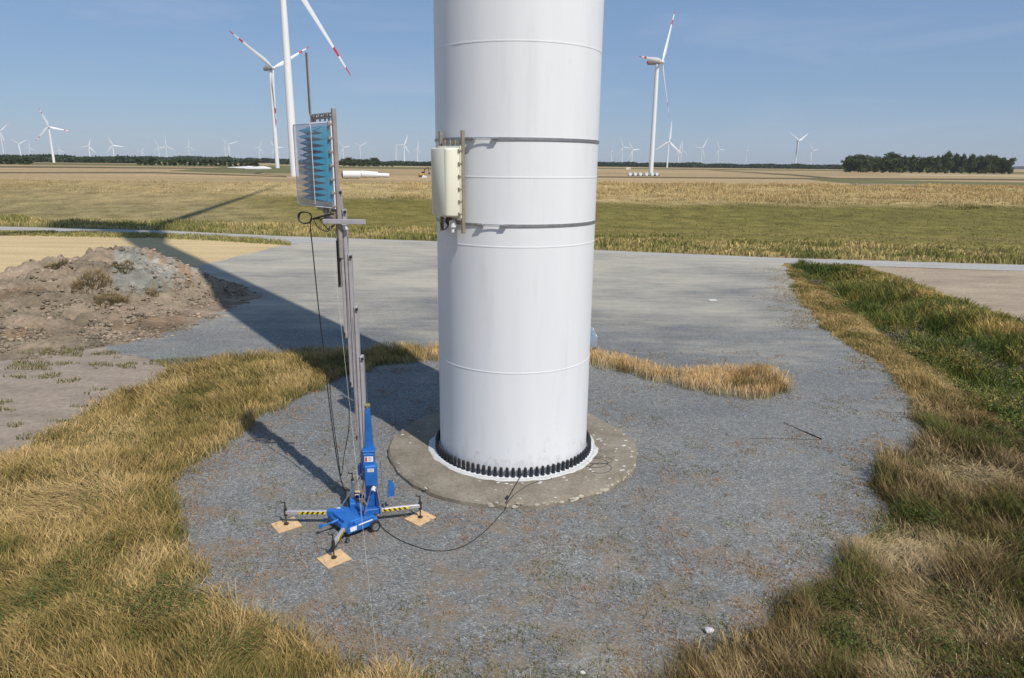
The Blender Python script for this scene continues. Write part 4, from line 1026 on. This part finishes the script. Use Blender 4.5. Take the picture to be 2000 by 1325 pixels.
# ------------------------------------------------------------------ spoil heap
PILES = [(-24.3, 42.2, 3.0, 9.5, 5.2), (-27.4, 40.6, 2.35, 8.5, 5.), (-22.4, 41.8, 2.2, 5.2, 3.8), (-19.9, 41.0, .75, 3.0, 2.6), (-27.8, 36.3, 1.45, 8.0, 6.), (-24.2, 36.2, 1.15, 7.6, 6.),
         (-22.0, 38.2, 1.2, 4.4, 4.), (-31.5, 38.5, 1.5, 9., 6.), (-36., 37, 1.4, 9, 7), (-23.2, 33.2, .62, 4.4, 4.), (-28, 32.5, .8, 6, 5), (-34, 32, .9, 7, 5), (-41, 36, 1.3, 9, 7)]
def mound_h(x, y):
    acc = 0
    for cx, cy, h, rf, rb in PILES:
        d = np.sqrt((x-cx)**2+(y-cy)**2); rr = np.where(y < cy, rf, rb)*.5+.5*(rf+rb)/2
        q = h*(1.12-d/rr*1.12); q = np.where(q > h*.86, h*.86+(q-h*.86)*.35, q)
        acc = acc+np.exp(np.clip(q*4.0, -20, 30))
    z = np.log(acc+1.0)/4.0-.06
    rough = (fbm(x*.6, y*.6, 21, 5)-.5)*1.15+(fbm(x*1.9, y*1.9, 33, 4)-.5)*1.0+(np.abs(fbm(x*1.4+y, y*2.2, 37, 4)-.5)*-2+.3)*.35+(fbm(x*4.2, y*4.2, 35, 3)-.5)*.60
    return z+rough*np.clip(z, 0, .8)*.8-.06
mx = np.arange(-48, -13.5, .12); my_ = np.arange(27, 50, .12); X, Y = np.meshgrid(mx, my_); xs = X.ravel(); ys = Y.ravel(); zs = mound_h(xs, ys)
nx2, ny2 = len(mx), len(my_); ii = (np.arange(ny2-1)[:, None]*nx2+np.arange(nx2-1)[None]).ravel()
keep = np.maximum.reduce([zs[ii], zs[ii+1], zs[ii+nx2], zs[ii+nx2+1]]) > -.01; ii = ii[keep]
lp = np.stack([ii, ii+1, ii+nx2+1, ii+nx2], 1).ravel()
# colour of the dug earth itself: clay brown with grey shale streaks running down the flank
st = fbm(xs*1.5+ys*.8, (ys-xs*.25)*.22, 44, 5); reg = ss(-25.2, -24, xs)*ss(-18.5, -20, xs)*ss(36.5, 38, ys)
gcol = np.array([.235, .23, .21]); bcol = np.array([.225, .18, .135]); rc = np.array([.20, .135, .085])
gm = (ss(.52, .60, st)*reg)[:, None]; rr_ = ss(.55, .7, fbm(xs*.4, ys*.4, 51, 4))[:, None]*.7
mc = (bcol*(1-rr_)+rc*rr_)*(1-gm)+gcol*gm; mc = mc*(.84+.62*fbm(xs*1.5, ys*1.5, 61, 5))[:, None]*1.05
M_M2 = ground_mat(); M_M2.name = 'dug earth surface'
mo = npmesh('spoil_heap', np.stack([xs, ys, zs], 1), lp, np.arange(len(ii))*4, np.full(len(ii), 4), M_M2, mc, True)
tag(mo, 'long heap of grey brown dug earth and stones at the left of the gravel pad', 'earth heap')
# clods scattered on it
import bmesh
protos_r = []
for sd in range(4):
    bm = bmesh.new(); bmesh.ops.create_icosphere(bm, subdivisions=1, radius=1); r = random.Random(sd)
    for v in bm.verts: v.co *= r.uniform(.45, 1.25)
    protos_r.append((np.array([v.co[:] for v in bm.verts]), np.array([[v.index for v in f.verts] for f in bm.faces]))); bm.free()
def scatter_rocks(name, pos, sizes, mat, lab, cols):
    V = []; Fa = []; C = []; b = 0
    for i, (p, s) in enumerate(zip(pos, sizes)):
        v, f = protos_r[i % 4]; a = rng.random()*6.28; c, q = math.cos(a), math.sin(a)
        vv = v*np.array([s, s*rng.uniform(.6, 1), s*rng.uniform(.4, .7)]); vv = np.stack([vv[:, 0]*c-vv[:, 1]*q, vv[:, 0]*q+vv[:, 1]*c, vv[:, 2]], 1)+p
        V.append(vv); Fa.append(f+b); C.append(np.repeat(cols[i][None], len(v), 0)); b += len(v)
    V = np.concatenate(V); Fa = np.concatenate(Fa); C = np.concatenate(C)
    o = npmesh(name, V, Fa.ravel(), np.arange(len(Fa))*3, np.full(len(Fa), 3), mat, C); tag(o, lab, 'stones', kind='stuff'); return o
n = 90000; rx = rng.uniform(-42, -14.5, n); ry = rng.uniform(27, 46, n); rh = mound_h(rx, ry)
den = fbm(rx*.9, ry*.9, 71, 4); low = np.clip(1.5-rh*.7, .35, 1.3)
k = (rh > -.03) & (rng.random(n) < low*ss(.40, .62, den)*.6); rx, ry, rh = rx[k], ry[k], rh[k]
szs = .018+.17*rng.random(len(rx))**6
cl = np.array([.29, .23, .175])[None]*(.5+1.0*rng.random(len(rx)))[:, None]+np.array([0, .01, .015])[None]*rng.random(len(rx))[:, None]
scatter_rocks('earth_clods', np.stack([rx, ry, rh+szs*.15], 1), szs, M_M2, 'broken clods and stones strewn over the earth heap', cl)

# ------------------------------------------------------------------ things on the far plain
def fp(px, py): x, y = G(px, py); return x, y
# tower sections lying in the field right of the mast
for a, b, by, r0, r1, lab in ((668, 705, 350, 1.75, 1.75, 'white tower tube lying in the field just right of the mast, dark open end'),
                       (704, 738, 348.5, 1.7, 1.45, 'middle one of three white tower tubes lying in the field'), (734, 760, 347.5, 1.05, .95, 'thinnest white tower tube, right end of the three lying in the field')):
    x0, y0 = fp(a, by); x1, y1 = fp(b, by)
    m = MB(); n = 20
    e = empty('tower_tube', ((x0+x1)/2, (y0+y1)/2, 0), label=lab, cat='tower section', group='white tower tubes lying in the field')
    hx = (x1-x0)/2
    m.tube([(-hx, 0, r0+.25), (hx, (y1-y0)/2, r1+.25)], [r0, r1], n); m.build('tube', M_WHITE, e, True)
    m = MB(); m.tube([(-hx-.25, 0, r0+.25), (-hx-.02, 0, r0+.25)], r0*.92, n); m.build('end_disc', M_BLACK if a == 668 else M_WHITE, e)  # on the first tube a black disc paints the shade inside its open end
    m = MB(); m.box((-hx*.6, 0, .12), (.5, 2.4, .28)); m.box((hx*.6, (y1-y0)/2*.6, .12), (.5, 2.4, .28)); m.build('cradle', M_STEEL, e)
# blades lying
for i, (a, b, by, lab) in enumerate(((452, 500, 331, 'rear left rotor blade lying on the field before the wood'), (470, 528, 332, 'middle rotor blade of those lying on the field'), (485, 530, 333.5, 'front right rotor blade lying on the field'))):
    x0, y0 = fp(a, by); x1, y1 = fp(b, by); L = math.hypot(x1-x0, y1-y0)
    o = blade_mb(L*1.15, 1.1, False).build('rotor_blade', [M_WHITE, M_RED], None, True, (x1, y1, 1.5)); o.rotation_euler = (R(0), R(-90), math.atan2(y1-y0, x1-x0)); tag(o, lab, 'rotor blade', 'rotor blades lying on the field')
# row of white drum sections at the foot of the tall turbine on the right
for i, px in enumerate((1230, 1240, 1250, 1262, 1273, 1282)):
    x, y = fp(px, 344); e = empty('drum_section', (x, y, 0), label='white drum at the foot of the tall right turbine, '+('leftmost of six', 'second from left', 'third from left', 'third from right', 'second from right', 'rightmost of six')[i], cat='drum', group='white drums in a row')
    m = MB(); m.tube([(0, -2.5, 1.25), (0, 2.5, 1.25)], 1.15, 18); m.build('shell', M_WHITE, e, True)
    m = MB(); m.box((0, 0, .12), (2.2, .4, .25)); m.box((1.35, 0, .6), (.9, 4.6, 1.0), bev=.1); m.build('cradle', M_BLACK, e)
x, y = fp(1227, 331); e = empty('site_cabin', (x, y, 0), label='tiny cream site cabin left of the tall right turbine', cat='cabin')
MB().box((0, 0, 1.5), (7, 2.6, 3.0), bev=.1).build('walls', M_CREAM, e); MB().box((0, 0, 3.1), (7.3, 2.9, .2), bev=.05).build('roof', M_WHITE, e)
MB().box((1, -1.32, 1.2), (1, .06, 2.1)).build('door', M_NAC, e)
# excavator
x, y = fp(824, 346); e = empty('excavator', (x, y, 0), R(20), label='small yellow and dark red excavator in the field left of the cream antenna', cat='excavator')
M_EXY = paint('yellow machine', (.50, .30, .04), .5); M_EXR = paint('dark red boom', (.10, .03, .025), .6)
for sy in (-.9, .9): MB().box((0, sy, .4), (3.2, .5, .75), bev=.25).build('track', M_BLACK, e)
MB().box((-.3, 0, 1.4), (2.8, 2.2, 1.1), bev=.15).build('body', M_EXY, e); MB().box((.7, .6, 2.1), (1.2, 1.0, 1.5), bev=.15).build('cab', M_GLASSD, e)
m = MB(); m.tube([(1, -.3, 1.5), (1.9, -.3, 4.6), (3.6, -.3, 5.2)], [.32, .28, .2], 8); m.tube([(3.6, -.3, 5.2), (4.0, -.3, 2.6)], [.22, .16], 8); m.build('boom', M_EXR, e)
MB().prism([(0, 0), (1.0, .1), (.9, -.9), (.1, -.8)], -.5, .5, Matrix.Rotation(R(90), 3, 'X'), (3.6, -.3, 2.4)).build('bucket', M_BLACK, e)
x, y = fp(829, 347.3); MBs = MB().prism([(-1.4, 0), (1.4, 0), (1.1, .8), (-.7, 1.3)], -1, 1, Matrix.Rotation(R(90), 3, 'X'), (x, y, 0)).build('supply_bag', M_WHITE, None); tag(MBs, 'white sack on the ground beside the excavator', 'sack')

# ------------------------------------------------------------------ grass and weeds
def pick(pal, n_, t, r):
    """blend along a palette by t (0..1) with jitter"""
    pal = np.array(pal); k = np.clip(t*(len(pal)-1)+(r-.5)*1.1, 0, len(pal)-1.001); i = k.astype(int); f = (k-i)[:, None]
    return pal[i]*(1-f)+pal[i+1]*f
def blades(name, x, y, z, h, wd, cols, lean, leandir, head=.3, label=None, cat='grass', mat=None, droop=1.):
    n = len(x); h = np.broadcast_to(h, n); wd = np.broadcast_to(wd, n)
    fa = rng.random(n)*2*np.pi; sx = np.cos(fa)*wd/2; sy = np.sin(fa)*wd/2
    lx_ = np.cos(leandir)*lean*h; ly_ = np.sin(leandir)*lean*h
    hd = rng.random(n) < head; w2 = np.where(hd, .95, .55)
    V = np.zeros((n, 7, 3)); t1, t2, t3 = .45, .8, 1.
    def put(i, t, s, ws):
        V[:, i, 0] = x+lx_*t**(1+droop)+s*sx*ws; V[:, i, 1] = y+ly_*t**(1+droop)+s*sy*ws
        V[:, i, 2] = z+h*t*np.sqrt(np.clip(1-(lean*t**droop)**2*.55, .12, 1))
    put(0, 0, -1, 1); put(1, 0, 1, 1); put(2, t1, -1, .85); put(3, t1, 1, .85); put(4, t2, -1, w2); put(5, t2, 1, w2); put(6, t3, 0, 0)
    base = (np.arange(n)*7)[:, None]
    lp = (base+np.array([[0, 1, 3, 2, 2, 3, 5, 4, 4, 5, 6]])).ravel()
    ls = ((np.arange(n)*11)[:, None]+np.array([[0, 4, 8]])).ravel(); lt = np.tile([4, 4, 3], n)
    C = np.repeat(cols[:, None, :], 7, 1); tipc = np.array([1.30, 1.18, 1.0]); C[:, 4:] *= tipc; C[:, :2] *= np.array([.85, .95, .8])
    o = npmesh(name, V.reshape(-1, 3), lp, ls, lt, mat or M_BLADE, C.reshape(-1, 3))
    tag(o, label, cat, kind='stuff'); return o
def sample(bbox, dens, test, nearref=12, power=1.25):
    x0, x1, y0, y1 = bbox; n = int((x1-x0)*(y1-y0)*dens); out = []
    x = rng.uniform(x0, x1, n); y = rng.uniform(y0, y1, n)
    d = np.sqrt(x*x+y*y+HC*HC); p = np.minimum(1, (nearref/d)**power)
    k = rng.random(n) < p; x, y, d = x[k], y[k], d[k]
    # keep what the picture (with a margin) can see
    w_ = y*math.cos(PITCH)+HC*math.sin(PITCH); k = np.abs(x/np.maximum(w_, .1)) < .86; x, y, d = x[k], y[k], d[k]
    k = test(x, y); return x[k], y[k], d[k]
def jag(x, y, a=.35, s=3):
    r1 = rng.normal(size=len(x))*.13; r2 = rng.normal(size=len(x))*.13
    return (fbm(x*1.3, y*1.3, 91, s)-.5)*3*a+r1, (fbm(x*1.3+31, y*1.3+7, 92, s)-.5)*3*a+r2
P_LEFT = [G(*p) for p in [(300, 748), (345, 722), (400, 706), (500, 697), (640, 688), (858, 684), (858, 708), (760, 716), (700, 728), (640, 748), (560, 795), (500, 822), (450, 862), (350, 925), (333, 970),
          (350, 1060), (372, 1130), (425, 1195), (560, 1245), (650, 1292), (770, 1350), (1000, 1410), (1000, 1600), (-900, 1600), (-900, 1200), (-200, 960), (0, 893), (120, 835), (220, 788)]]
def t_left(x, y): a, b = jag(x, y, .3); return inpoly(x+a, y+b, P_LEFT)
pal_l = [(.58, .46, .27), (.50, .385, .20), (.36, .285, .125), (.24, .205, .08), (.17, .165, .055), (.10, .13, .035)]
pal_r = [(.56, .44, .26), (.36, .28, .14), (.25, .17, .085), (.17, .14, .06), (.17, .18, .045), (.09, .14, .03)]
x, y, d = sample((-14, 3, 4.5, 31), 2100, t_left, 11)
f1 = fbm(x*.40+5, y*.40, 101, 4); f2 = fbm(x*1.9, y*1.9, 102, 3); gp_ = ss(.60, .72, fbm(x*.55+40, y*.55+3, 107, 3)); tt = .08+.28*ss(.35, .65, f1)+.22*ss(.35, .65, f2)+.28*gp_
cols = pick(pal_l, len(x), np.clip(tt-.04+.42*(rng.random(len(x))-.5), 0, 1), rng.random(len(x)))*(.64+.54*rng.random(len(x)))[:, None]*np.array([1.0, .97, .86])
redw = (ss(-4.5, -2, x)*ss(22, 26, y))[:, None]; cols = cols*(1-redw*.5)+np.array([.26, .14, .07])*redw*.5
hh = (.10+.50*fbm(x*1.1, y*1.1, 103, 4)**1.25+.10*rng.random(len(x)))*(.75+.5*rng.random(len(x)))
ld = fbm(x*.3, y*.3, 104, 2)*5+rng.normal(size=len(x))*1.0; ln = .05+.62*fbm(x*.7, y*.7, 105, 3)+.35*rng.random(len(x))
for px_, py_, rr_, dr_ in ((130, 985, 1.3, 3.6), (60, 1180, 1.0, 2.9), (330, 1190, .8, 5.2), (260, 850, 1.2, 2.2), (470, 1290, .7, .6)):
    gx_, gy_ = G(px_, py_); pm = ss(rr_*1.3, rr_*.4, np.sqrt((x-gx_)**2+(y-gy_)**2)+.5*(fbm(x*2, y*2, 109, 2)-.5)); hh = hh*(1-.25*pm); ln = ln*(1-pm)+1.05*pm; ld = ld*(1-pm)+(dr_+rng.normal(size=len(x))*.35)*pm
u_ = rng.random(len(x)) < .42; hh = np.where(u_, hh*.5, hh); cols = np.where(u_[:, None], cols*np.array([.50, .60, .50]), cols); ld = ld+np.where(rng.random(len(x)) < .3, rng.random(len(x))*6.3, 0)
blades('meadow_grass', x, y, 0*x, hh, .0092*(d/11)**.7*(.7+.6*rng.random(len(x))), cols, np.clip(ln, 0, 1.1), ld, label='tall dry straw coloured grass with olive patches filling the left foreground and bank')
# right side foreground and verge
GP = GRAVP
P_LEFTa = P_LEFT
def t_right(x, y):
    a, b = jag(x, y, .3); f, wd = ditch_uv(x, y); return (x > -1.5) & (~inpoly(x+a, y+b, GP)) & (f < .02) & (y < 57.5)
x, y, d = sample((-1.5, 32, 4.5, 57.5), 1900, t_right, 11)
f, wd = ditch_uv(x, y); verge = ss(19, 27, y)
f1 = fbm(x*.35+15, y*.35, 111, 4); f2 = fbm(x*1.6, y*1.6, 112, 3); gp_ = ss(.56, .68, fbm(x*.6+40, y*.6+3, 117, 3)); tt = np.clip(-.02+.50*ss(.3, .66, f1)+.30*ss(.3, .7, f2)+.42*gp_+.5*(rng.random(len(x))-.5), 0, 1)
cr = pick(pal_r, len(x), tt, rng.random(len(x))); cv_ = pick([(.52, .39, .20), (.45, .33, .15), (.30, .23, .085), (.17, .17, .05)], len(x), np.clip(ss(.3, .75, f1*.5+f2*.5)*.8+.35*ss(.55, .68, fbm(x*.3, y*.3, 118, 3)), 0, 1), rng.random(len(x)))
cols = (cr*(1-verge[:, None])*.80+cv_*verge[:, None])*(.7+.6*rng.random(len(x)))[:, None]
mown = ss(-.42, -.12, (x-(DL1[0][0]+(DL1[1][0]-DL1[0][0])*(y-DL1[0][1])/(DL1[1][1]-DL1[0][1])))/3.0)*ss(14, 22, y)
hh = (.08+.85*fbm(x*1.0, y*1.0, 113, 4)**1.7+.12*rng.random(len(x)))*(.75+.5*rng.random(len(x)))*(1-.45*verge)*(1-.6*mown)
ld = fbm(x*.35+9, y*.35, 114, 2)*6+rng.normal(size=len(x))*1.1; ln = .05+.65*fbm(x*.8, y*.8, 115, 3)+.35*rng.random(len(x))
for px_, py_, rr_, dr_ in ((1750, 1085, 1.15, .3), (1800, 1190, .9, 2.6), (1640, 1210, .7, 4.2), (1890, 930, 1.0, 5.4), (1700, 1290, .8, 1.2)):
    gx_, gy_ = G(px_, py_); pm = ss(rr_*1.3, rr_*.4, np.sqrt((x-gx_)**2+(y-gy_)**2)+.5*(fbm(x*2, y*2, 119, 2)-.5)); hh = hh*(1-.25*pm); ln = ln*(1-pm)+1.05*pm; ld = ld*(1-pm)+(dr_+rng.normal(size=len(x))*.35)*pm
    if px_ in (1750, 1890): cols = cols*(1-pm[:, None]*.8)+np.array([.52, .43, .27])*pm[:, None]*.8
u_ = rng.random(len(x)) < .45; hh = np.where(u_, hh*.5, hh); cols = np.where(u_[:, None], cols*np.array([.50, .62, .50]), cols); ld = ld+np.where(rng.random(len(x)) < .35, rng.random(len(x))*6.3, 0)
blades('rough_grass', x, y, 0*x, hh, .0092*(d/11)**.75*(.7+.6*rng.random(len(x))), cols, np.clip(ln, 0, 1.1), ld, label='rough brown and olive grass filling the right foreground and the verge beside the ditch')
# leafy weeds among the right grass and a little on the left
def leafweeds(name, x, y, z, h, cols, size, per, label, cat='weeds', spread=.16, mat=None):
    n = len(x); k = np.repeat(np.arange(n), per); tt = rng.random(len(k))
    h = np.broadcast_to(h, n); c = np.stack([x[k]+rng.normal(size=len(k))*spread*(.5+.5*tt), y[k]+rng.normal(size=len(k))*spread*(.5+.5*tt), z[k]+h[k]*(.15+.85*tt)], 1)
    sz = np.broadcast_to(size, n)[k]
    o = quads_mesh(name, c, sz, cols[k]*(.65+.7*rng.random(len(k)))[:, None], mat or M_LEAF); tag(o, label, cat, kind='stuff'); return o
x, y, d = sample((-14, 16, 5, 26), 24, lambda x, y: ((t_left(x, y) & (fbm(x*.8, y*.8, 121, 3) > .60)) | (t_right(x, y) & (fbm(x*.7, y*.7, 122, 3) > .50))), 12)
cols = pick([(.07, .12, .025), (.11, .15, .035), (.15, .17, .05)], len(x), rng.random(len(x)), rng.random(len(x)))
leafweeds('leafy_weeds', x, y, 0*x, .25+.28*rng.random(len(x)), cols, .020, 46, 'green broad leaved weeds growing through the rough grass')
# strip of dry grass right of (and behind) the tower
P_STR = [G(*p) for p in [(845, 686), (1150, 690), (1200, 700), (1260, 716), (1330, 733), (1400, 727), (1500, 728), (1532, 742), (1540, 768), (1500, 780), (1400, 774), (1330, 758), (1250, 736), (1150, 714), (845, 706)]]
def t_str(x, y): a, b = jag(x, y, .22); c, e = rng.normal(size=len(x))*.12, rng.normal(size=len(x))*.12; return inpoly(x+a+c, y+b+e, P_STR) & (rng.random(len(x)) < .35+ss(.3, .6, fbm(x*1.5, y*1.5, 134, 3)))
x, y, d = sample((-4, 14, 20, 32), 900, t_str, 16)
f1 = fbm(x*.9, y*.9, 131, 3)
cols = pick([(.62, .48, .29), (.52, .385, .20), (.36, .25, .12), (.19, .17, .06)], len(x), ss(.38, .95, f1), rng.random(len(x)))*(.75+.5*rng.random(len(x)))[:, None]
blades('grass_strip', x, y, 0*x, .34+.22*fbm(x*.7, y*.7, 132, 3), .022, cols, .15+.3*rng.random(len(x)), rng.random(len(x))*6.3, label='narrow strip of straw gold grass across the gravel behind the tower')
# ditch vegetation
def t_dit(x, y): f, wd = ditch_uv(x, y); return (f > .0) & (f < 1.12) & (y < 58)
x, y, d = sample((10, 60, 8, 58), 300, t_dit, 22, 1.0); f, wd = ditch_uv(x, y); z = H(x, y)
f1 = fbm(x*.6, y*.6, 141, 4); hh = (.25+1.5*fbm(x*.45, y*.45, 142, 4)**1.6)*ss(-.02, .2, f)*(1-.55*ss(.55, 1.08, f))*(.6+.7*rng.random(len(x)))*(1-.6*ss(50, 57, y))+.10
tt = ss(.3, .75, f1*.7+.3*rng.random(len(x)))
cols = pick([(.06, .10, .025), (.14, .165, .04), (.28, .25, .08), (.44, .34, .16)], len(x), np.clip(tt*.8+.35*ss(.45, 1, f)-.1, 0, 1), rng.random(len(x)))*(.55+1.05*fbm(x*1.3, y*1.3, 144, 3))[:, None]*np.array([1.06, 1.0, .95])
blades('ditch_reeds', x, y, z, hh*1.1, .035*(d/24)**.5, cols, .2+.5*rng.random(len(x)), rng.random(len(x))*6.3, label='long green grass filling the ditch on the right')
k = rng.random(len(x)) < .16*ss(.40, .55, fbm(x*.55, y*.55, 145, 3))*(1-.7*ss(.5, 1, f)); x, y, z, hh, cols, d = x[k], y[k], z[k], hh[k], cols[k], d[k]; pur = (fbm(x*.7, y*.7, 143, 3) > .62)[:, None]; cols = np.where(pur, np.array([.20, .16, .13]), cols*1.0)
leafweeds('ditch_shrubs', x, y, z, hh*1.15, cols, 0.035+.02*rng.random(len(x)), 26, 'dense leafy green undergrowth in the ditch on the right', spread=.2)
# road side, dyke foot and crest
def t_dyke(x, y): t = dyke_t(x, y); return (t > -.12) & (t < 1.12) & ~inpoly(x, y, ROADP) & ~inpoly(x, y, GRAVP) & (y > 72.2-.208*x-4.5) & (y > np.interp(x, RFX, RFY))
x, y, d = sample((-150, 150, 45, 165), 16, t_dyke, 110, .6); t = dyke_t(x, y); z = H(x, y)
ed = (fbm(x*.12, y*.3, 155, 3)-.5)*.16; w_ = np.where(t+ed < .12, 1.6, np.where(t+ed > .68, np.where(x < -20, .35, 1.1), np.where((t+ed*.3 > .20) & (t+ed*.3 < .225) & (x > 8), 1., .22))); k = rng.random(len(x)) < w_/1.6; x, y, z, t = x[k], y[k], z[k], t[k]
cb = dyke_col(x, y)*1.05; toe_c = pick([(.52, .42, .20), (.36, .31, .13), (.22, .225, .07)], len(x), ss(.3, .7, fbm(x*.25, y*.6, 151, 3)), rng.random(len(x)))
ed = (fbm(x*.12, y*.3, 155, 3)-.5)*.16; tm = ss(.20, .08, t+ed)[:, None]; hay = ((t+ed*.3 > .20) & (t+ed*.3 < .225) & (x > 8))[:, None]; cols = np.where(hay, np.array([.40, .30, .16]), cb*(1-tm)*np.where((t+ed < .6)[:, None], 1.35, .95+.35*fbm(x*.15, y*.5, 157, 3)[:, None])+toe_c*tm)*(.8+.4*rng.random(len(x)))[:, None]
hh = (.12+.40*ss(.2, .05, t+ed)+.42*ss(.62, .72, t+ed)*(1-.55*ss(-5, -35, x))*ss(.25, .65, fbm(x*.11, y*.4, 158, 4)))*(.4+1.0*fbm(x*.4, y*.4, 152, 3))*(.7+.6*rng.random(len(x)))
blades('dyke_grass', x, y, z, hh, .10+.06*rng.random(len(x)), cols, .1+.3*rng.random(len(x)), rng.random(len(x))*6.3, label='grass on the long low dyke beyond the road, golden along the top')
P_RS = [G(*p) for p in [(-900, 444), (0, 452), (300, 458), (440, 463), (560, 474), (570, 481), (430, 472), (300, 466), (0, 461), (-900, 452)]]
x, y, d = sample((-90, -15, 60, 95), 26, lambda x, y: inpoly(x, y, P_RS), 200)
cols = pick([(.44, .37, .18), (.30, .28, .10), (.18, .21, .07)], len(x), rng.random(len(x)), rng.random(len(x)))
blades('roadside_grass', x, y, 0*x, .10+.45*fbm(x*.4, y*.4, 161, 3), .09, cols, .2+.3*rng.random(len(x)), rng.random(len(x))*6.3, label='green verge between the road and the pale stubble field on the left')
# low weeds on the gravel and the bare soil
def t_gw(x, y):
    e = fbm(x*1.1, y*1.1, 171, 4)*.6+fbm(x*4, y*4, 172, 3)*.4; near = ss(24, 10, y)*.055; cc_ = (x-TC[0])**2+(y-TC[1])**2 > 3.7**2
    ok = inpoly(x, y, GP) & cc_; ed = np.zeros(len(x)); ii_ = np.where(ok)[0]; gpa = np.array(GP)
    for c0_ in range(0, len(ii_), 4000):
        q = ii_[c0_:c0_+4000]; ed[q] = np.sqrt(((x[q, None]-gpa[None, :, 0])**2+(y[q, None]-gpa[None, :, 1])**2).min(1))
    fr = ss(1.8, 0, ed)*.13*ss(32, 24, y)
    return ok & (e > .585-near-fr) & (rng.random(len(x)) < .35+2*fr)
x, y, d = sample((-12, 16, 7, 30), 1100, t_gw, 10)
f1 = fbm(x*.8, y*.8, 173, 3); cols = pick([(.40, .24, .145), (.34, .20, .11), (.26, .20, .09), (.15, .16, .045)], len(x), ss(.38, .80, f1), rng.random(len(x)))*(.7+.6*rng.random(len(x)))[:, None]
blades('gravel_weeds', x, y, 0*x+.012, .02+.07*rng.random(len(x)), .012*(d/11)**.7, cols, .4+.6*rng.random(len(x)), rng.random(len(x))*6.3, label='sparse rusty brown and green weeds growing through the gravel')
def t_fr(x, y):
    ok = inpoly(x, y, GP) & (y > 27) & (y < 56) & (x > 2); gpa = np.array(GP); ed = np.full(len(x), 9.); q = np.where(ok)[0]
    ed[q] = np.sqrt(((x[q, None]-gpa[None, :, 0])**2+(y[q, None]-gpa[None, :, 1])**2).min(1))
    return ok & (ed < 3.2) & (rng.random(len(x)) < ss(3.2, 0, ed)*1.2*ss(.38, .6, fbm(x*.6, y*.6, 176, 3)))
x, y, d = sample((2, 30, 27, 56), 130, t_fr, 40)
cols = pick([(.42, .33, .21), (.34, .26, .16), (.24, .21, .11)], len(x), rng.random(len(x)), rng.random(len(x)))
blades('edge_weeds', x, y, 0*x+.012, .015+.05*rng.random(len(x)), .05, cols, .5+.5*rng.random(len(x)), rng.random(len(x))*6.3, label='low tan weeds creeping onto the right edge of the gravel by the verge')
x, y, d = sample((1, 16, 5, 20), 9, lambda x, y: t_right(x, y) & (fbm(x*.5, y*.5, 177, 3) > .52), 12)
leafweeds('wild_flowers', x, y, 0*x, .42+.12*rng.random(len(x)), np.tile(np.array([.62, .60, .50]), (len(x), 1)), .011, 5, 'tiny white flower heads dotted in the grass at the lower right', spread=.05)
P_SO = [G(*p) for p in [(-200, 680), (160, 683), (420, 705), (340, 735), (220, 790), (0, 900), (-300, 1000)]]
P_S1 = [G(*p) for p in [(-40, 684), (60, 680), (165, 683), (160, 698), (80, 695), (-40, 694)]]; P_S2 = [G(*p) for p in [(285, 708), (330, 702), (420, 706), (400, 722), (330, 720)]]
x, y, d = sample((-26, -9, 14, 32), 260, lambda x, y: (inpoly(x, y, P_S1) | inpoly(x, y, P_S2)) | (inpoly(x, y, P_SO) & (fbm(x*.9, y*2.2, 181, 4) > .66)), 25)
cols = pick([(.26, .20, .08), (.17, .17, .05), (.12, .14, .035)], len(x), rng.random(len(x)), rng.random(len(x)))
blades('soil_weeds', x, y, 0*x+.01, .06+.10*rng.random(len(x)), .025, cols, .3+.5*rng.random(len(x)), rng.random(len(x))*6.3, label='small green and tan weeds on the bare soil at the left')
# dry bushes on the earth heap
for i, (px, py, r_, hh_, lab) in enumerate(((178, 548, .95, .55, 'large dry olive bush on the upper face of the earth heap'), (215, 590, .85, .45, 'sprawling dry bush halfway down the earth heap'), (110, 522, .55, .55, 'small bush with a bare stalk on the left crest of the earth heap'),
        (240, 522, .6, .3, 'faint low bush near the top of the earth heap'), (300, 575, .5, .2, 'tiny flat weed patch on the grey streaks of the earth heap'))):
    Yq = 40.5 if py > 540 else 42.0
    best = None
    for Yt in np.arange(30, 46, .05):
        p = at(px, py, Yt)
        dz = p.z-float(mound_h(np.array([p.x]), np.array([p.y]))[0])
        if best is None and dz < 0: best = p; break
    if best is None: best = at(px, py, 41)
    n = int(900*r_); q = rng.random(n)*6.28; rr = rng.random(n)**.6*r_; bx_ = best.x+np.cos(q)*rr; by_ = best.y+np.sin(q)*rr; bz = mound_h(bx_, by_)
    cols = pick([(.28, .20, .11), (.20, .15, .075), (.15, .13, .055)], n, rng.random(n), rng.random(n))
    o = blades('dry_bush', bx_, by_, bz, hh_*.7*(.3+.7*rng.random(n)), .03, cols, .3+.6*rng.random(n), q+rng.normal(size=n)*.5)
    if i == 2:
        pass
    del o['kind']; tag(o, lab, 'bush', 'dry bushes on the earth heap')

# ------------------------------------------------------------------ air
hm = bpy.data.materials.new('hazy air'); hm.use_nodes = True; ht = hm.node_tree; ht.nodes.remove(ht.nodes['Principled BSDF'])
pv = ht.nodes.new('ShaderNodeVolumePrincipled'); pv.inputs['Color'].default_value = (.93, .96, 1, 1); pv.inputs['Density'].default_value = HAZE = 4.5e-5
ht.links.new(pv.outputs[0], ht.nodes['Material Output'].inputs['Volume'])
hz = MB().box((0, 0, 120), (18600, 18600, 250)).build('haze', hm); hz.location = (0, 0, 0); tag(hz, 'thin bluish summer haze over the plain', 'haze', kind='stuff')
